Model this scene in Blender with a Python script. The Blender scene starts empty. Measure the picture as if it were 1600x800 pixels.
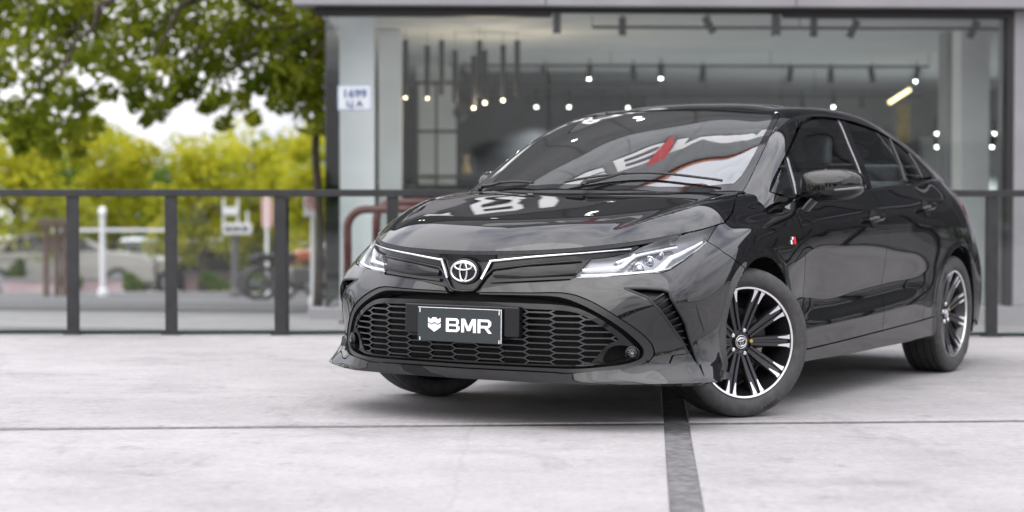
import bpy, bmesh, math, random
import numpy as np
from mathutils import Vector, Matrix
from mathutils.bvhtree import BVHTree

random.seed(7)
RNG = np.random.default_rng(7)
R_ = math.radians
scene = bpy.context.scene
COL = scene.collection

# ---------------------------------------------------------------- camera
CAM_H = 0.8902
cam_d = bpy.data.cameras.new('camera')
cam = bpy.data.objects.new('camera', cam_d)
COL.objects.link(cam)
cam_d.sensor_width = 36.0
cam_d.lens = 36.0 * 2993.48 / 1600.0
cam_d.clip_end = 2000.0
cam_d.clip_start = 0.1
cam.location = (0, 0, CAM_H)
cam.rotation_euler = (R_(90 - 1.5227), 0, 0)
cam_d.dof.use_dof = True
cam_d.dof.focus_distance = 7.9
cam_d.dof.aperture_fstop = 1.9
scene.camera = cam

# ---------------------------------------------------------------- world: bright broken overcast
world = bpy.data.worlds.new('World')
scene.world = world
world.use_nodes = True
wn, wl = world.node_tree.nodes, world.node_tree.links
wn.clear()
SUN_EL, SUN_AZ = 48.0, 215.0         # azimuth measured clockwise from +Y
def W(t, **k):
    n = wn.new(t)
    for a, v in k.items():
        setattr(n, a, v)
    return n
w_out = W('ShaderNodeOutputWorld')
w_bg = W('ShaderNodeBackground')
w_sky = W('ShaderNodeTexSky', sky_type='NISHITA', sun_disc=False, sun_elevation=R_(SUN_EL), sun_rotation=R_(SUN_AZ),
          air_density=1.0, dust_density=2.5, ozone_density=1.0)
w_geo = W('ShaderNodeTexCoord')
w_map = W('ShaderNodeMapping')
w_map.inputs['Scale'].default_value = (1.0, 1.0, 2.6)
w_n = W('ShaderNodeTexNoise')
w_n.inputs['Scale'].default_value = 2.7
w_n.inputs['Detail'].default_value = 7.0
w_n.inputs['Roughness'].default_value = 0.58
w_n.inputs['Distortion'].default_value = 0.35
w_r = W('ShaderNodeValToRGB')
w_r.color_ramp.elements[0].position = 0.30
w_r.color_ramp.elements[0].color = (5.8, 6.1, 7.6, 1)
w_r.color_ramp.elements[1].position = 0.53
w_r.color_ramp.elements[1].color = (15.2, 15.1, 15.6, 1)
w_mix = W('ShaderNodeMix', data_type='RGBA')
w_mix.inputs['Factor'].default_value = 0.86
wl.new(w_geo.outputs['Generated'], w_map.inputs['Vector'])
wl.new(w_map.outputs['Vector'], w_n.inputs['Vector'])
wl.new(w_n.outputs['Fac'], w_r.inputs['Fac'])
wl.new(w_sky.outputs['Color'], w_mix.inputs['A'])
wl.new(w_r.outputs['Color'], w_mix.inputs['B'])
# luminance of a CIE overcast sky: the zenith three times as bright as the horizon
w_sep = W('ShaderNodeSeparateXYZ'); wl.new(w_geo.outputs['Generated'], w_sep.inputs[0])
w_clp = W('ShaderNodeClamp'); wl.new(w_sep.outputs['Z'], w_clp.inputs['Value'])
w_cie = W('ShaderNodeMath', operation='MULTIPLY_ADD'); w_cie.inputs[1].default_value = .98; w_cie.inputs[2].default_value = .56
wl.new(w_clp.outputs[0], w_cie.inputs[0])
w_scl = W('ShaderNodeVectorMath', operation='SCALE'); wl.new(w_mix.outputs['Result'], w_scl.inputs[0]); wl.new(w_cie.outputs[0], w_scl.inputs['Scale'])
wl.new(w_scl.outputs[0], w_bg.inputs['Color'])
w_bg.inputs['Strength'].default_value = 0.10
wl.new(w_bg.outputs['Background'], w_out.inputs['Surface'])

sun_d = bpy.data.lights.new('sun', 'SUN')
sun = bpy.data.objects.new('sun', sun_d)
COL.objects.link(sun)
sun_d.energy = 1.3
sun_d.angle = R_(90)
sun_d.color = (1.0, 0.96, 0.9)
sdir = Vector((math.sin(R_(SUN_AZ)) * math.cos(R_(SUN_EL)), math.cos(R_(SUN_AZ)) * math.cos(R_(SUN_EL)), math.sin(R_(SUN_EL))))
sun.rotation_euler = sdir.to_track_quat('Z', 'Y').to_euler()

scene.view_settings.view_transform = 'Standard'
scene.view_settings.look = 'None'
scene.view_settings.exposure = 0.72
scene.view_settings.gamma = 1.0
scene.view_settings.use_curve_mapping = False
scene.cycles.max_bounces = 10
scene.cycles.transparent_max_bounces = 24
scene.cycles.sample_clamp_indirect = 8.0

# ---------------------------------------------------------------- helpers
def tag(o, label=None, cat=None, group=None, kind=None):
    if label: o['label'] = label
    if cat: o['category'] = cat
    if group: o['group'] = group
    if kind: o['kind'] = kind
    return o

def empty(name, loc=(0, 0, 0), rz=0.0, parent=None):
    o = bpy.data.objects.new(name, None)
    COL.objects.link(o)
    o.location = loc
    o.rotation_euler = (0, 0, rz)
    o.empty_display_size = 0.1
    if parent: o.parent = parent
    return o

def link(name, me, mats, parent=None, smooth=True):
    if not isinstance(mats, (list, tuple)): mats = [mats]
    for m in mats: me.materials.append(m)
    if smooth:
        me.polygons.foreach_set('use_smooth', [True] * len(me.polygons))
    o = bpy.data.objects.new(name, me)
    COL.objects.link(o)
    if parent: o.parent = parent
    return o

def mesh_from(verts, faces, name='mesh'):
    me = bpy.data.meshes.new(name)
    me.from_pydata([tuple(map(float, v)) for v in verts], [], [tuple(int(i) for i in f) for f in faces])
    me.validate()
    me.update()
    return me

class MB:
    """collects boxes, tubes and prisms; build() links them as ONE mesh object"""
    def __init__(self):
        self.v, self.f, self.m = [], [], []
    def add(self, verts, faces, mi=0):
        o = len(self.v)
        self.v += [tuple(map(float, p)) for p in verts]
        self.f += [tuple(o + i for i in f) for f in faces]
        self.m += [mi] * len(faces)
        return self
    def box(self, lo, hi, mi=0, M=None):
        x0, y0, z0 = lo; x1, y1, z1 = hi
        v = [(x0,y0,z0),(x1,y0,z0),(x1,y1,z0),(x0,y1,z0),(x0,y0,z1),(x1,y0,z1),(x1,y1,z1),(x0,y1,z1)]
        if M is not None: v = [tuple(M @ Vector(p)) for p in v]
        return self.add(v, [(0,3,2,1),(4,5,6,7),(0,1,5,4),(1,2,6,5),(2,3,7,6),(3,0,4,7)], mi)
    def tube(self, pts, rad, n=8, mi=0, cap=True, closed=False):
        pts = [Vector(p) for p in pts]
        rads = rad if isinstance(rad, (list, tuple)) else [rad] * len(pts)
        N = len(pts); rings = []
        up = None
        for i, p in enumerate(pts):
            a = pts[(i - 1) % N] if (i > 0 or closed) else p
            b = pts[(i + 1) % N] if (i < N - 1 or closed) else p
            t = (b - a).normalized()
            if up is None:
                up = Vector((0, 0, 1)) if abs(t.z) < .9 else Vector((1, 0, 0))
            s = t.cross(up).normalized(); up = s.cross(t).normalized()
            rings.append([tuple(p + (s * math.cos(2*math.pi*k/n) + up * math.sin(2*math.pi*k/n)) * rads[i]) for k in range(n)])
        v = [q for r in rings for q in r]; f = []
        for i in range(N if closed else N - 1):
            j = (i + 1) % N
            for k in range(n):
                l = (k + 1) % n
                f.append((i*n + k, i*n + l, j*n + l, j*n + k))
        if cap and not closed:
            f.append(tuple(range(n - 1, -1, -1))); f.append(tuple((N-1)*n + k for k in range(n)))
        return self.add(v, f, mi)
    def lathe(self, prof, n=48, axis='y', mi=0, closed=False, M=None):
        """prof: list of (r, h); revolve about axis"""
        v, f = [], []
        for r, h in prof:
            for k in range(n):
                a = 2*math.pi*k/n
                c, s = r*math.cos(a), r*math.sin(a)
                p = (c, h, s) if axis == 'y' else ((c, s, h) if axis == 'z' else (h, c, s))
                v.append(tuple(M @ Vector(p)) if M is not None else p)
        m = len(prof)
        for i in range(m if closed else m - 1):
            j = (i + 1) % m
            for k in range(n):
                l = (k + 1) % n
                f.append((i*n+k, j*n+k, j*n+l, i*n+l))
        return self.add(v, f, mi)
    def prism(self, poly, fn, mi=0, cap=True):
        """poly 2-D points; fn(a, b, side) -> 3-D point for side 0/1"""
        n = len(poly)
        v = [fn(a, b, 0) for a, b in poly] + [fn(a, b, 1) for a, b in poly]
        f = [(i, (i+1) % n, n + (i+1) % n, n + i) for i in range(n)]
        if cap: f += [tuple(range(n-1, -1, -1)), tuple(range(n, 2*n))]
        return self.add(v, f, mi)
    def mesh(self, name='mesh', fix=True):
        me = mesh_from(self.v, self.f, name)
        if len(me.polygons) == len(self.m):
            me.polygons.foreach_set('material_index', self.m)
        if fix:
            bm = bmesh.new(); bm.from_mesh(me)
            bmesh.ops.recalc_face_normals(bm, faces=bm.faces)
            bm.to_mesh(me); bm.free()
        return me
    def build(self, name, mats, parent=None, smooth=False, fix=True, bevel=0.0, seg=2, angle=None):
        me = self.mesh(name, fix)
        if bevel > 0:
            bm = bmesh.new(); bm.from_mesh(me)
            bmesh.ops.remove_doubles(bm, verts=bm.verts, dist=1e-5)
            ed = [e for e in bm.edges if len(e.link_faces) == 2 and e.calc_face_angle(0) > .5]
            bmesh.ops.bevel(bm, geom=ed, offset=bevel, segments=seg, affect='EDGES', profile=.5, clamp_overlap=True)
            bm.to_mesh(me); bm.free()
        o = link(name, me, mats, parent, smooth)
        if smooth and angle:
            sharp(me, angle)
        return o

def sharp(me, deg):
    bm = bmesh.new(); bm.from_mesh(me)
    for e in bm.edges:
        if len(e.link_faces) == 2 and e.calc_face_angle(0) > R_(deg): e.smooth = False
    bm.to_mesh(me); bm.free()

def copy_tree(o, parent=None):
    c = o.copy(); COL.objects.link(c); c.parent = parent
    for ch in list(o.children): copy_tree(ch, c)
    return c

# ---------------------------------------------------------------- materials
def principled(name, col, rough=.5, metal=0.0, spec=.5, coat=0.0, coat_r=.03, emit=None, es=0.0, trans=0.0, ior=1.45):
    m = bpy.data.materials.new(name); m.use_nodes = True
    b = m.node_tree.nodes['Principled BSDF']
    b.inputs['Base Color'].default_value = (*col, 1)
    b.inputs['Roughness'].default_value = rough
    b.inputs['Metallic'].default_value = metal
    b.inputs['Specular IOR Level'].default_value = spec
    b.inputs['Coat Weight'].default_value = coat
    b.inputs['Coat Roughness'].default_value = coat_r
    b.inputs['Transmission Weight'].default_value = trans
    b.inputs['IOR'].default_value = ior
    if emit:
        b.inputs['Emission Color'].default_value = (*emit, 1)
        b.inputs['Emission Strength'].default_value = es
    return m

def noisy(name, c0, c1, scale=8.0, rough=.6, detail=6.0, bump=0.0, bscale=None, coord='Object', metal=0.0, rough2=None, spec=.5, lo=.35, hi=.65, dist=.005):
    m = principled(name, c0, rough, metal, spec)
    nt = m.node_tree; b = nt.nodes['Principled BSDF']
    tc = nt.nodes.new('ShaderNodeTexCoord')
    n = nt.nodes.new('ShaderNodeTexNoise'); n.inputs['Scale'].default_value = scale; n.inputs['Detail'].default_value = detail
    nt.links.new(tc.outputs[coord], n.inputs['Vector'])
    r = nt.nodes.new('ShaderNodeValToRGB')
    r.color_ramp.elements[0].position = lo; r.color_ramp.elements[0].color = (*c0, 1)
    r.color_ramp.elements[1].position = hi; r.color_ramp.elements[1].color = (*c1, 1)
    nt.links.new(n.outputs['Fac'], r.inputs['Fac']); nt.links.new(r.outputs['Color'], b.inputs['Base Color'])
    if rough2 is not None:
        mr = nt.nodes.new('ShaderNodeMapRange'); mr.inputs['To Min'].default_value = rough; mr.inputs['To Max'].default_value = rough2
        nt.links.new(n.outputs['Fac'], mr.inputs['Value']); nt.links.new(mr.outputs['Result'], b.inputs['Roughness'])
    if bump:
        n2 = nt.nodes.new('ShaderNodeTexNoise'); n2.inputs['Scale'].default_value = bscale or scale * 6; n2.inputs['Detail'].default_value = 5
        nt.links.new(tc.outputs[coord], n2.inputs['Vector'])
        bp = nt.nodes.new('ShaderNodeBump'); bp.inputs['Strength'].default_value = bump; bp.inputs['Distance'].default_value = dist
        nt.links.new(n2.outputs['Fac'], bp.inputs['Height']); nt.links.new(bp.outputs['Normal'], b.inputs['Normal'])
    return m

def glass(name, tint=(1, 1, 1), ior=1.5, rough=0.0, boost=1.0, back=None):
    """thin pane: tinted see-through plus Fresnel mirror reflection"""
    m = bpy.data.materials.new(name); m.use_nodes = True
    nt = m.node_tree; nt.nodes.clear()
    out = nt.nodes.new('ShaderNodeOutputMaterial')
    t = nt.nodes.new('ShaderNodeBsdfTransparent'); t.inputs['Color'].default_value = (*tint, 1)
    g = nt.nodes.new('ShaderNodeBsdfGlossy'); g.inputs['Roughness'].default_value = rough
    f = nt.nodes.new('ShaderNodeFresnel'); f.inputs['IOR'].default_value = ior
    mm = nt.nodes.new('ShaderNodeMath'); mm.operation = 'MULTIPLY'; mm.inputs[1].default_value = boost; mm.use_clamp = True
    mx = nt.nodes.new('ShaderNodeMixShader')
    nt.links.new(f.outputs['Fac'], mm.inputs[0]); nt.links.new(mm.outputs[0], mx.inputs['Fac'])
    nt.links.new(t.outputs[0], mx.inputs[1]); nt.links.new(g.outputs[0], mx.inputs[2]); nt.links.new(mx.outputs[0], out.inputs['Surface'])
    return m

# ---------------------------------------------------------------- numeric surfaces
def cspline(t, P, tt, clamp0=False):
    """natural cubic spline through P (n x k) at knots t, evaluated at tt"""
    t = np.asarray(t, float); P = np.asarray(P, float); tt = np.asarray(tt, float)
    one = P.ndim == 1
    if one: P = P[:, None]
    n = len(t); h = np.diff(t)
    A = np.zeros((n, n)); b = np.zeros((n, P.shape[1]))
    A[0, 0] = A[-1, -1] = 1
    for i in range(1, n - 1):
        A[i, i-1], A[i, i], A[i, i+1] = h[i-1], 2*(h[i-1]+h[i]), h[i]
        b[i] = 6*((P[i+1]-P[i])/h[i] - (P[i]-P[i-1])/h[i-1])
    M = np.linalg.solve(A, b)
    k = np.clip(np.searchsorted(t, tt) - 1, 0, n - 2)
    d = (tt - t[k])[:, None]; hk = h[k][:, None]; e = hk - d
    y = (M[k]*e**3 + M[k+1]*d**3)/(6*hk) + (P[k]/hk - M[k]*hk/6)*e + (P[k+1]/hk - M[k+1]*hk/6)*d
    return y[:, 0] if one else y

def pchip(x, y, xx):
    """monotone cubic"""
    x = np.asarray(x, float); y = np.asarray(y, float); xx = np.asarray(xx, float)
    h = np.diff(x); dl = np.diff(y)/h; n = len(x); d = np.zeros(n)
    for i in range(1, n-1):
        if dl[i-1]*dl[i] > 0:
            w1, w2 = 2*h[i]+h[i-1], h[i]+2*h[i-1]
            d[i] = (w1+w2)/(w1/dl[i-1]+w2/dl[i])
    d[0], d[-1] = dl[0], dl[-1]
    k = np.clip(np.searchsorted(x, xx)-1, 0, n-2); s = (xx-x[k])/h[k]
    return (y[k]*(1+2*s)*(1-s)**2 + h[k]*d[k]*s*(1-s)**2 + y[k+1]*s*s*(3-2*s) + h[k]*d[k+1]*s*s*(s-1))

def sstep(a, b, x):
    t = np.clip((x-a)/(b-a), 0, 1); return t*t*(3-2*t)

def grid_bm(G):
    """G: (m, n, 3) -> bmesh quad grid"""
    bm = bmesh.new(); m, n, _ = G.shape
    vs = [[bm.verts.new(G[i, j]) for j in range(n)] for i in range(m)]
    for i in range(m-1):
        for j in range(n-1):
            q = (vs[i][j], vs[i][j+1], vs[i+1][j+1], vs[i+1][j])
            bm.faces.new(q)
    return bm

# ================================================================ the car: skin surfaces (car frame: x forward from front axle, y left, z up)
EDGE = np.array([(.945,0),(.932,.15),(.898,.30),(.84,.43),(.755,.545),(.65,.635),(.51,.712),(.36,.768),(.22,.793),(.10,.797),(0,.796),
                 (-.12,.797),(-.2,.80),(-.3,.806),(-.42,.817),(-.54,.826),(-.8,.834)])
_c = np.concatenate([[0], np.cumsum(np.hypot(*np.diff(EDGE, axis=0).T))])
EDGE_D = cspline(_c, EDGE, np.linspace(0, _c[-1], 700))
def edge_dist(x, y):
    x = np.atleast_1d(x); y = np.atleast_1d(y)
    P = np.stack([x, y], -1).reshape(-1, 1, 2)
    out = np.empty(len(P))
    tn = np.gradient(EDGE_D, axis=0)
    for i in range(0, len(P), 2000):
        D = P[i:i+2000] - EDGE_D[None]
        d2 = (D**2).sum(-1); k = d2.argmin(1)
        s = D[np.arange(len(k)), k]
        cr = tn[k, 0]*s[:, 1] - tn[k, 1]*s[:, 0]
        out[i:i+2000] = np.sqrt(d2.min(1)) * np.where(cr > 0, 1, -1)
    return out
def H(x, y):
    """bonnet / wing-top height"""
    x = np.atleast_1d(np.asarray(x, float)); y = np.abs(np.atleast_1d(np.asarray(y, float)))
    zc = pchip([-.9,-.45,-.15,.12,.30,.60,.80,.945,1.1], [1.0,.995,.974,.945,.914,.861,.822,.790,.757], x)
    d = edge_dist(x, y)
    A = pchip([-.9,-.45,-.2,.1,.4,1.0], [.085,.085,.087,.088,.088,.088], x)
    z = zc - .035*y**2 - A*np.clip(1-d/pchip([-.9,-.25,.1,.5,1.0], [.13,.13,.15,.21,.24], x), 0, 2)**2
    # two creases running back from the emblem towards the pillars
    yc = pchip([-.9, -.2, .15, .35, .55, .71, .9], [.74, .70, .68, .638, .588, .525, .43], x)
    u = (yc - y)
    fade = 1 - sstep(.55, .80, x)
    z = z - .013*fade*sstep(-.012, .03, u)*np.exp(-(np.clip(u, 0, None)/.17)**2)
    return z

def _col(pts, ext=None, n1=66, n2=12, smooth=True):
    pts = np.array(pts, float)
    P = pts
    if ext is not None and smooth: P = np.vstack([pts, ext])
    t = np.concatenate([[0], np.cumsum(np.linalg.norm(np.diff(P, axis=0), axis=1))])
    dd = np.linspace(0, t[-1], 900)
    Q = cspline(t, P, dd)
    k = len(pts)-1
    side = dd <= t[k] + 1e-9
    z = Q[side, 2]; z = np.maximum.accumulate(z + np.arange(len(z))*1e-9)
    phi = np.linspace(z[0], z[-1], n1)
    S = np.stack([np.interp(phi, z, Q[side, i]) for i in range(3)], -1)
    S[-1] = pts[-1]
    if ext is None: ext = np.array([pts[-1] + (0, -.01*(i+1), 0) for i in range(3)])
    if smooth and len(P) > len(pts):
        dq = np.linspace(t[k], t[-1], n2+1)[1:]
        X = cspline(t, P, dq)
    else:
        E = np.vstack([pts[-1:], ext]); te = np.linspace(0, 1, len(E)); X = np.stack([np.interp(np.linspace(0, 1, n2+1)[1:], te, E[:, i]) for i in range(3)], -1)
    return np.vstack([S, X])
def _fy(y, zx, ztop):           # front column at constant y
    p = [(x, y, z) for z, x in zx]
    xe = float(np.interp(y, EDGE_D[:, 1][:400], EDGE_D[:, 0][:400]))
    p.append((xe, y, float(H(xe, y)[0]))); return p
def _sx(x, zy):
    return [(x, y, z) for z, y in zy]
def _edge_top(x, y):
    return (x, y, float(H(x, y)[0]))
def _ext(x, y, dx=0):
    return np.array([(x+dx*a, y-a, float(H(x+dx*a, y-a)[0])) for a in (.03, .07, .12)])

cols = []
def C_(p, e=None, s=True): cols.append(_col(p, e, smooth=s and e is not None))
C_(_fy(0,   [(.19,.945),(.25,.955),(.36,.966),(.45,.970),(.52,.966),(.58,.957),(.64,.948)], .70))
C_(_fy(.15, [(.19,.942),(.25,.952),(.36,.962),(.45,.966),(.52,.961),(.58,.948),(.64,.937)], .70))
C_(_fy(.30, [(.19,.935),(.25,.944),(.36,.954),(.45,.957),(.52,.948),(.58,.928),(.64,.909)], .70))
C_(_fy(.43, [(.19,.920),(.25,.926),(.36,.930),(.45,.929),(.52,.912),(.58,.882),(.64,.856)], .70))
C_(_fy(.545,[(.19,.884),(.25,.886),(.36,.884),(.45,.878),(.52,.858),(.58,.825),(.64,.786)], .70))
C_(_fy(.635,[(.19,.832),(.25,.829),(.36,.824),(.45,.824),(.52,.812),(.58,.780),(.64,.726)], .70))
C_([(.765,.728,.19),(.75,.722,.25),(.746,.716,.36),(.756,.714,.45),(.750,.714,.53),(.705,.713,.60),(.615,.712,.68),_edge_top(.51,.712)])
C_([(.69,.820,.19),(.668,.806,.25),(.668,.792,.36),(.688,.795,.45),(.691,.797,.53),(.640,.795,.60),(.52,.787,.69),_edge_top(.36,.768)])
C_([(.59,.880,.19),(.565,.866,.25),(.558,.847,.36),(.574,.847,.45),(.572,.848,.53),(.525,.846,.60),(.40,.836,.70),(.29,.82,.765),_edge_top(.22,.793)], _ext(.22,.793))
C_([(.43,.895,.19),(.41,.890,.25),(.39,.880,.36),(.385,.876,.45),(.38,.877,.53),(.35,.879,.60),(.26,.872,.70),(.17,.848,.775),_edge_top(.10,.797)], _ext(.10,.797))
C_([(.15,.885,.20),(.15,.884,.45),(.15,.888,.60),(.12,.887,.68),(.07,.878,.75),(.02,.851,.81),_edge_top(0,.796)], _ext(0,.796))
C_([(-.02,.880,.20),(-.02,.882,.45),(-.02,.889,.62),(-.04,.889,.70),(-.07,.879,.77),(-.10,.852,.83),_edge_top(-.12,.797)], _ext(-.12,.797))
C_([(-.2,.875,.20),(-.2,.878,.45),(-.2,.888,.64),(-.21,.888,.72),(-.24,.878,.79),(-.27,.852,.85),_edge_top(-.3,.806)], _ext(-.3,.806))
C_([(-.38,.868,.20),(-.38,.873,.30),(-.38,.874,.45),(-.38,.884,.62),(-.385,.888,.73),(-.40,.876,.81),(-.41,.853,.87),_edge_top(-.42,.817)], _ext(-.42,.817))
def D_(x, zy): C_(_sx(x, zy))
D_(-.54, [(.2,.862),(.26,.868),(.31,.874),(.36,.874),(.44,.864),(.55,.868),(.66,.881),(.76,.887),(.84,.872),(.90,.846),(.93,.826)])
D_(-.8,  [(.2,.862),(.26,.869),(.31,.875),(.365,.878),(.43,.862),(.5,.861),(.6,.872),(.70,.884),(.785,.888),(.86,.872),(.92,.846),(.945,.832)])
D_(-1.2, [(.2,.862),(.26,.870),(.32,.876),(.38,.880),(.44,.863),(.52,.861),(.62,.873),(.71,.885),(.80,.890),(.88,.873),(.94,.847),(.966,.834)])
D_(-1.6, [(.205,.862),(.27,.870),(.33,.876),(.40,.881),(.46,.863),(.54,.862),(.64,.875),(.73,.887),(.815,.891),(.895,.873),(.96,.843),(.988,.829)])
D_(-1.95,[(.21,.865),(.28,.873),(.35,.878),(.42,.882),(.48,.867),(.56,.868),(.66,.882),(.75,.891),(.83,.892),(.91,.870),(.975,.834),(1.003,.818)])
D_(-2.2, [(.22,.870),(.3,.876),(.4,.882),(.5,.878),(.6,.884),(.7,.893),(.77,.895),(.84,.890),(.92,.866),(.99,.824),(1.018,.808)])
D_(-2.45,[(.22,.870),(.4,.878),(.55,.885),(.68,.897),(.76,.898),(.85,.888),(.93,.860),(1.0,.812),(1.04,.785)])
D_(-2.7, [(.22,.865),(.4,.874),(.5,.880),(.7,.897),(.77,.895),(.86,.880),(.94,.848),(1.01,.795),(1.05,.762)])
D_(-2.95,[(.22,.860),(.4,.868),(.5,.872),(.68,.882),(.78,.870),(.87,.842),(.95,.797),(1.02,.738),(1.055,.71)])
D_(-3.2, [(.23,.845),(.4,.852),(.5,.850),(.68,.832),(.8,.797),(.9,.757),(.96,.720),(1.01,.678),(1.033,.65)])
D_(-3.42,[(.24,.78),(.4,.80),(.5,.80),(.6,.788),(.75,.745),(.9,.69),(.97,.645),(1.0,.60)])
C_([(-3.57,.64,.25),(-3.61,.64,.4),(-3.62,.64,.5),(-3.60,.63,.65),(-3.56,.60,.8),(-3.555,.56,.93),(-3.53,.53,1.0)])
C_([(-3.62,.40,.25),(-3.66,.40,.4),(-3.68,.40,.5),(-3.66,.40,.65),(-3.60,.40,.8),(-3.60,.38,.95),(-3.585,.36,1.03)])
C_([(-3.63,0,.25),(-3.67,0,.4),(-3.69,0,.5),(-3.67,0,.65),(-3.61,0,.8),(-3.61,0,.95),(-3.60,0,1.04)])
cols = np.array(cols)                                   # (ncol, nrow, 3)
_t = np.concatenate([[0], np.cumsum(np.linalg.norm(np.diff(cols, axis=0), axis=2).mean(1))])
def _dense(t, step=.0135):
    out = []
    for a, b in zip(t[:-1], t[1:]):
        out += list(np.linspace(a, b, max(2, int(round((b-a)/step))+1))[:-1])
    return np.array(out + [t[-1]])
_tt = _dense(_t)
# mirrored ghost columns give a flat tangent across the centre line
_m = np.array([1, -1, 1.0])
_tg = np.concatenate([[-_t[2], -_t[1]], _t, [2*_t[-1]-_t[-2]]])
_cg = np.concatenate([cols[2:0:-1]*_m, cols, cols[-2:-1]*_m])
WRAP = cspline(_tg, _cg.reshape(len(_tg), -1), _tt).reshape(len(_tt), -1, 3)
WRAP[0, :, 1] = 0; WRAP[-1, :, 1] = 0
NSIDE = 66
ARCH = [(0.0, .3185, .362), (-2.70, .3185, .368)]
for ax, az, ar in ARCH:                                 # rolled wheel-arch lips
    r = np.hypot(WRAP[..., 0]-ax, WRAP[..., 2]-az)
    WRAP[..., 1] += np.where(WRAP[..., 1] > .7, .008*np.exp(-((r-ar)/.022)**2), 0)

# splitter: the bottom edge kicks outwards, most at the corners
_u = np.gradient(WRAP, axis=0); _v = np.gradient(WRAP, axis=1)
_n = np.cross(_u, _v); _n /= np.linalg.norm(_n, axis=2, keepdims=True) + 1e-12
_n *= np.where((_n*(WRAP - np.array([-1.3, 0, .5]))).sum(2, keepdims=True) < 0, -1, 1); _n[..., 2] = 0
_ymask = .18 + .82*sstep(.45, .56, WRAP[..., 1])
_k = .022*_ymask*np.clip((.268-WRAP[..., 2])/.07, 0, 1)**1.1*(WRAP[..., 0] > .40)*sstep(.40, .50, WRAP[..., 0])
WRAP = WRAP + _n*_k[..., None]
WRAP[0, :, 1] = 0
# greenhouse sections: x, centre z, rail (y, z), belt (y, z)
GHS = [(.16,.925,.69,.79,.79,.74),(.02,1.00,.695,.855,.795,.80),(-.14,1.082,.70,.915,.797,.85),(-.3,1.155,.70,.990,.806,.905),(-.5,1.237,.675,1.100,.822,.916),(-.7,1.303,.645,1.203,.830,.932),
       (-.9,1.357,.608,1.285,.833,.945),(-1.1,1.392,.578,1.338,.834,.957),(-1.4,1.415,.562,1.370,.832,.976),(-1.8,1.42,.555,1.377,.822,.998),
       (-2.1,1.405,.553,1.362,.810,1.012),(-2.4,1.365,.553,1.320,.786,1.036),(-2.65,1.315,.562,1.268,.764,1.045),(-2.9,1.238,.572,1.195,.716,1.048),
       (-3.1,1.165,.582,1.126,.674,1.038),(-3.25,1.120,.580,1.080,.640,1.022),(-3.42,1.105,.555,1.058,.597,1.0),(-3.56,1.095,.49,1.06,.52,1.0)]
def _ghsec(x, c, ry, rz, by, bz, n=84):
    ty, tz = ry+.043, rz-.030
    if by < ty: ty = by - .004
    if bz > tz: tz = bz + .45*(rz-bz)
    L = [(by, bz)]
    for f in (.33, .67):
        L.append((by+(ty-by)*f+.010*math.sin(math.pi*f), bz+(tz-bz)*f))
    L += [(ty, tz), (ry, rz)]
    for f in (.75, .5, .25, 0, -.25, -.5):
        L.append((ry*f, c-(c-rz)*f*f))
    L = np.array(L); t = np.concatenate([[0], np.cumsum(np.hypot(*np.diff(L, axis=0).T))])
    t0 = t[8]
    k = np.concatenate([np.linspace(0, t[3], 26)[:-1], np.linspace(t[3], t[4], 10)[:-1], np.linspace(t[4], t0, n-34)])
    q = cspline(t, L, k); q[-1, 0] = 0
    return np.column_stack([np.full(len(q), x), q])
_g = np.array([_ghsec(*s) for s in GHS])
_gx = -np.array([s[0] for s in GHS])
_gxx = _dense(_gx, .016)
GH = cspline(_gx, _g.reshape(len(_gx), -1), _gxx).reshape(len(_gxx), -1, 3)
GH[:, -1, 1] = 0

# bonnet grid
_hx = np.arange(-.34, .985, .0125); _hy = np.concatenate([np.arange(0, .84, .0125)])
_X, _Y = np.meshgrid(_hx, _hy, indexing='ij')
HOODG = np.stack([_X, _Y, H(_X.ravel(), _Y.ravel()).reshape(_X.shape)], -1)

# ---------------------------------------------------------------- car materials
M = {}
M['paint'] = principled('car_paint_black', (.003, .003, .004), .3, 0, .0, 1.0, .004)
M['paint'].node_tree.nodes['Principled BSDF'].inputs['Coat IOR'].default_value = 1.66
M['gloss'] = principled('piano_black_trim', (.005, .005, .006), .07, 0, .5)
M['satin'] = principled('satin_black_plastic', (.012, .012, .013), .42)
M['hexbar'] = principled('grille_bar_black', (.030, .030, .033), .25, 0, .6)
M['plastic'] = noisy('grained_black_plastic', (.012, .012, .013), (.02, .02, .021), 60, .55, bump=.15, bscale=900, dist=.001)
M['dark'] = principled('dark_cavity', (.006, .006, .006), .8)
M['chrome'] = principled('bright_chrome', (.75, .76, .78), .08, 1.0)
M['strip'] = principled('dark_chrome_strip', (.14, .14, .15), .25, 1.0)
M['lens'] = glass('headlight_lens', (.97, .98, 1.0), 1.45)
M['silver'] = principled('headlight_reflector', (.55, .56, .60), .22, 1.0)
M['lampgrey'] = principled('headlight_bezel', (.34, .345, .36), .25, .7)
M['clearlens'] = principled('clear_signal_lens', (.13, .135, .14), .2)
M['led'] = principled('led_light_guide', (.75, .77, .80), .35, 0, .5, emit=(.95, .98, 1.0), es=.20)
M['amber'] = principled('gold_nut', (.55, .38, .12), .25, 1.0)
M['red'] = principled('red_lamp_lens', (.42, .012, .016), .12, 0, .5, 1.0)
M['glass'] = glass('tinted_side_glass', (.80, .88, .87), 1.52, boost=1.1)
M['ws'] = glass('windscreen_glass', (.66, .77, .78), 1.52, boost=3.6)
M['frit'] = principled('black_glass_border', (.006, .006, .007), .06)
M['rubber'] = noisy('tyre_rubber', (.032, .031, .032), (.052, .05, .05), 30, .62, bump=.1, bscale=200, dist=.001)
M['letter'] = principled('raised_tyre_lettering', (.007, .007, .007), .55)
M['wheelblack'] = principled('satin_black_alloy', (.045, .045, .05), .27, .75, .6, .3, .08)
M['machined'] = principled('machined_aluminium', (.82, .82, .84), .24, 1.0)
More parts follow.
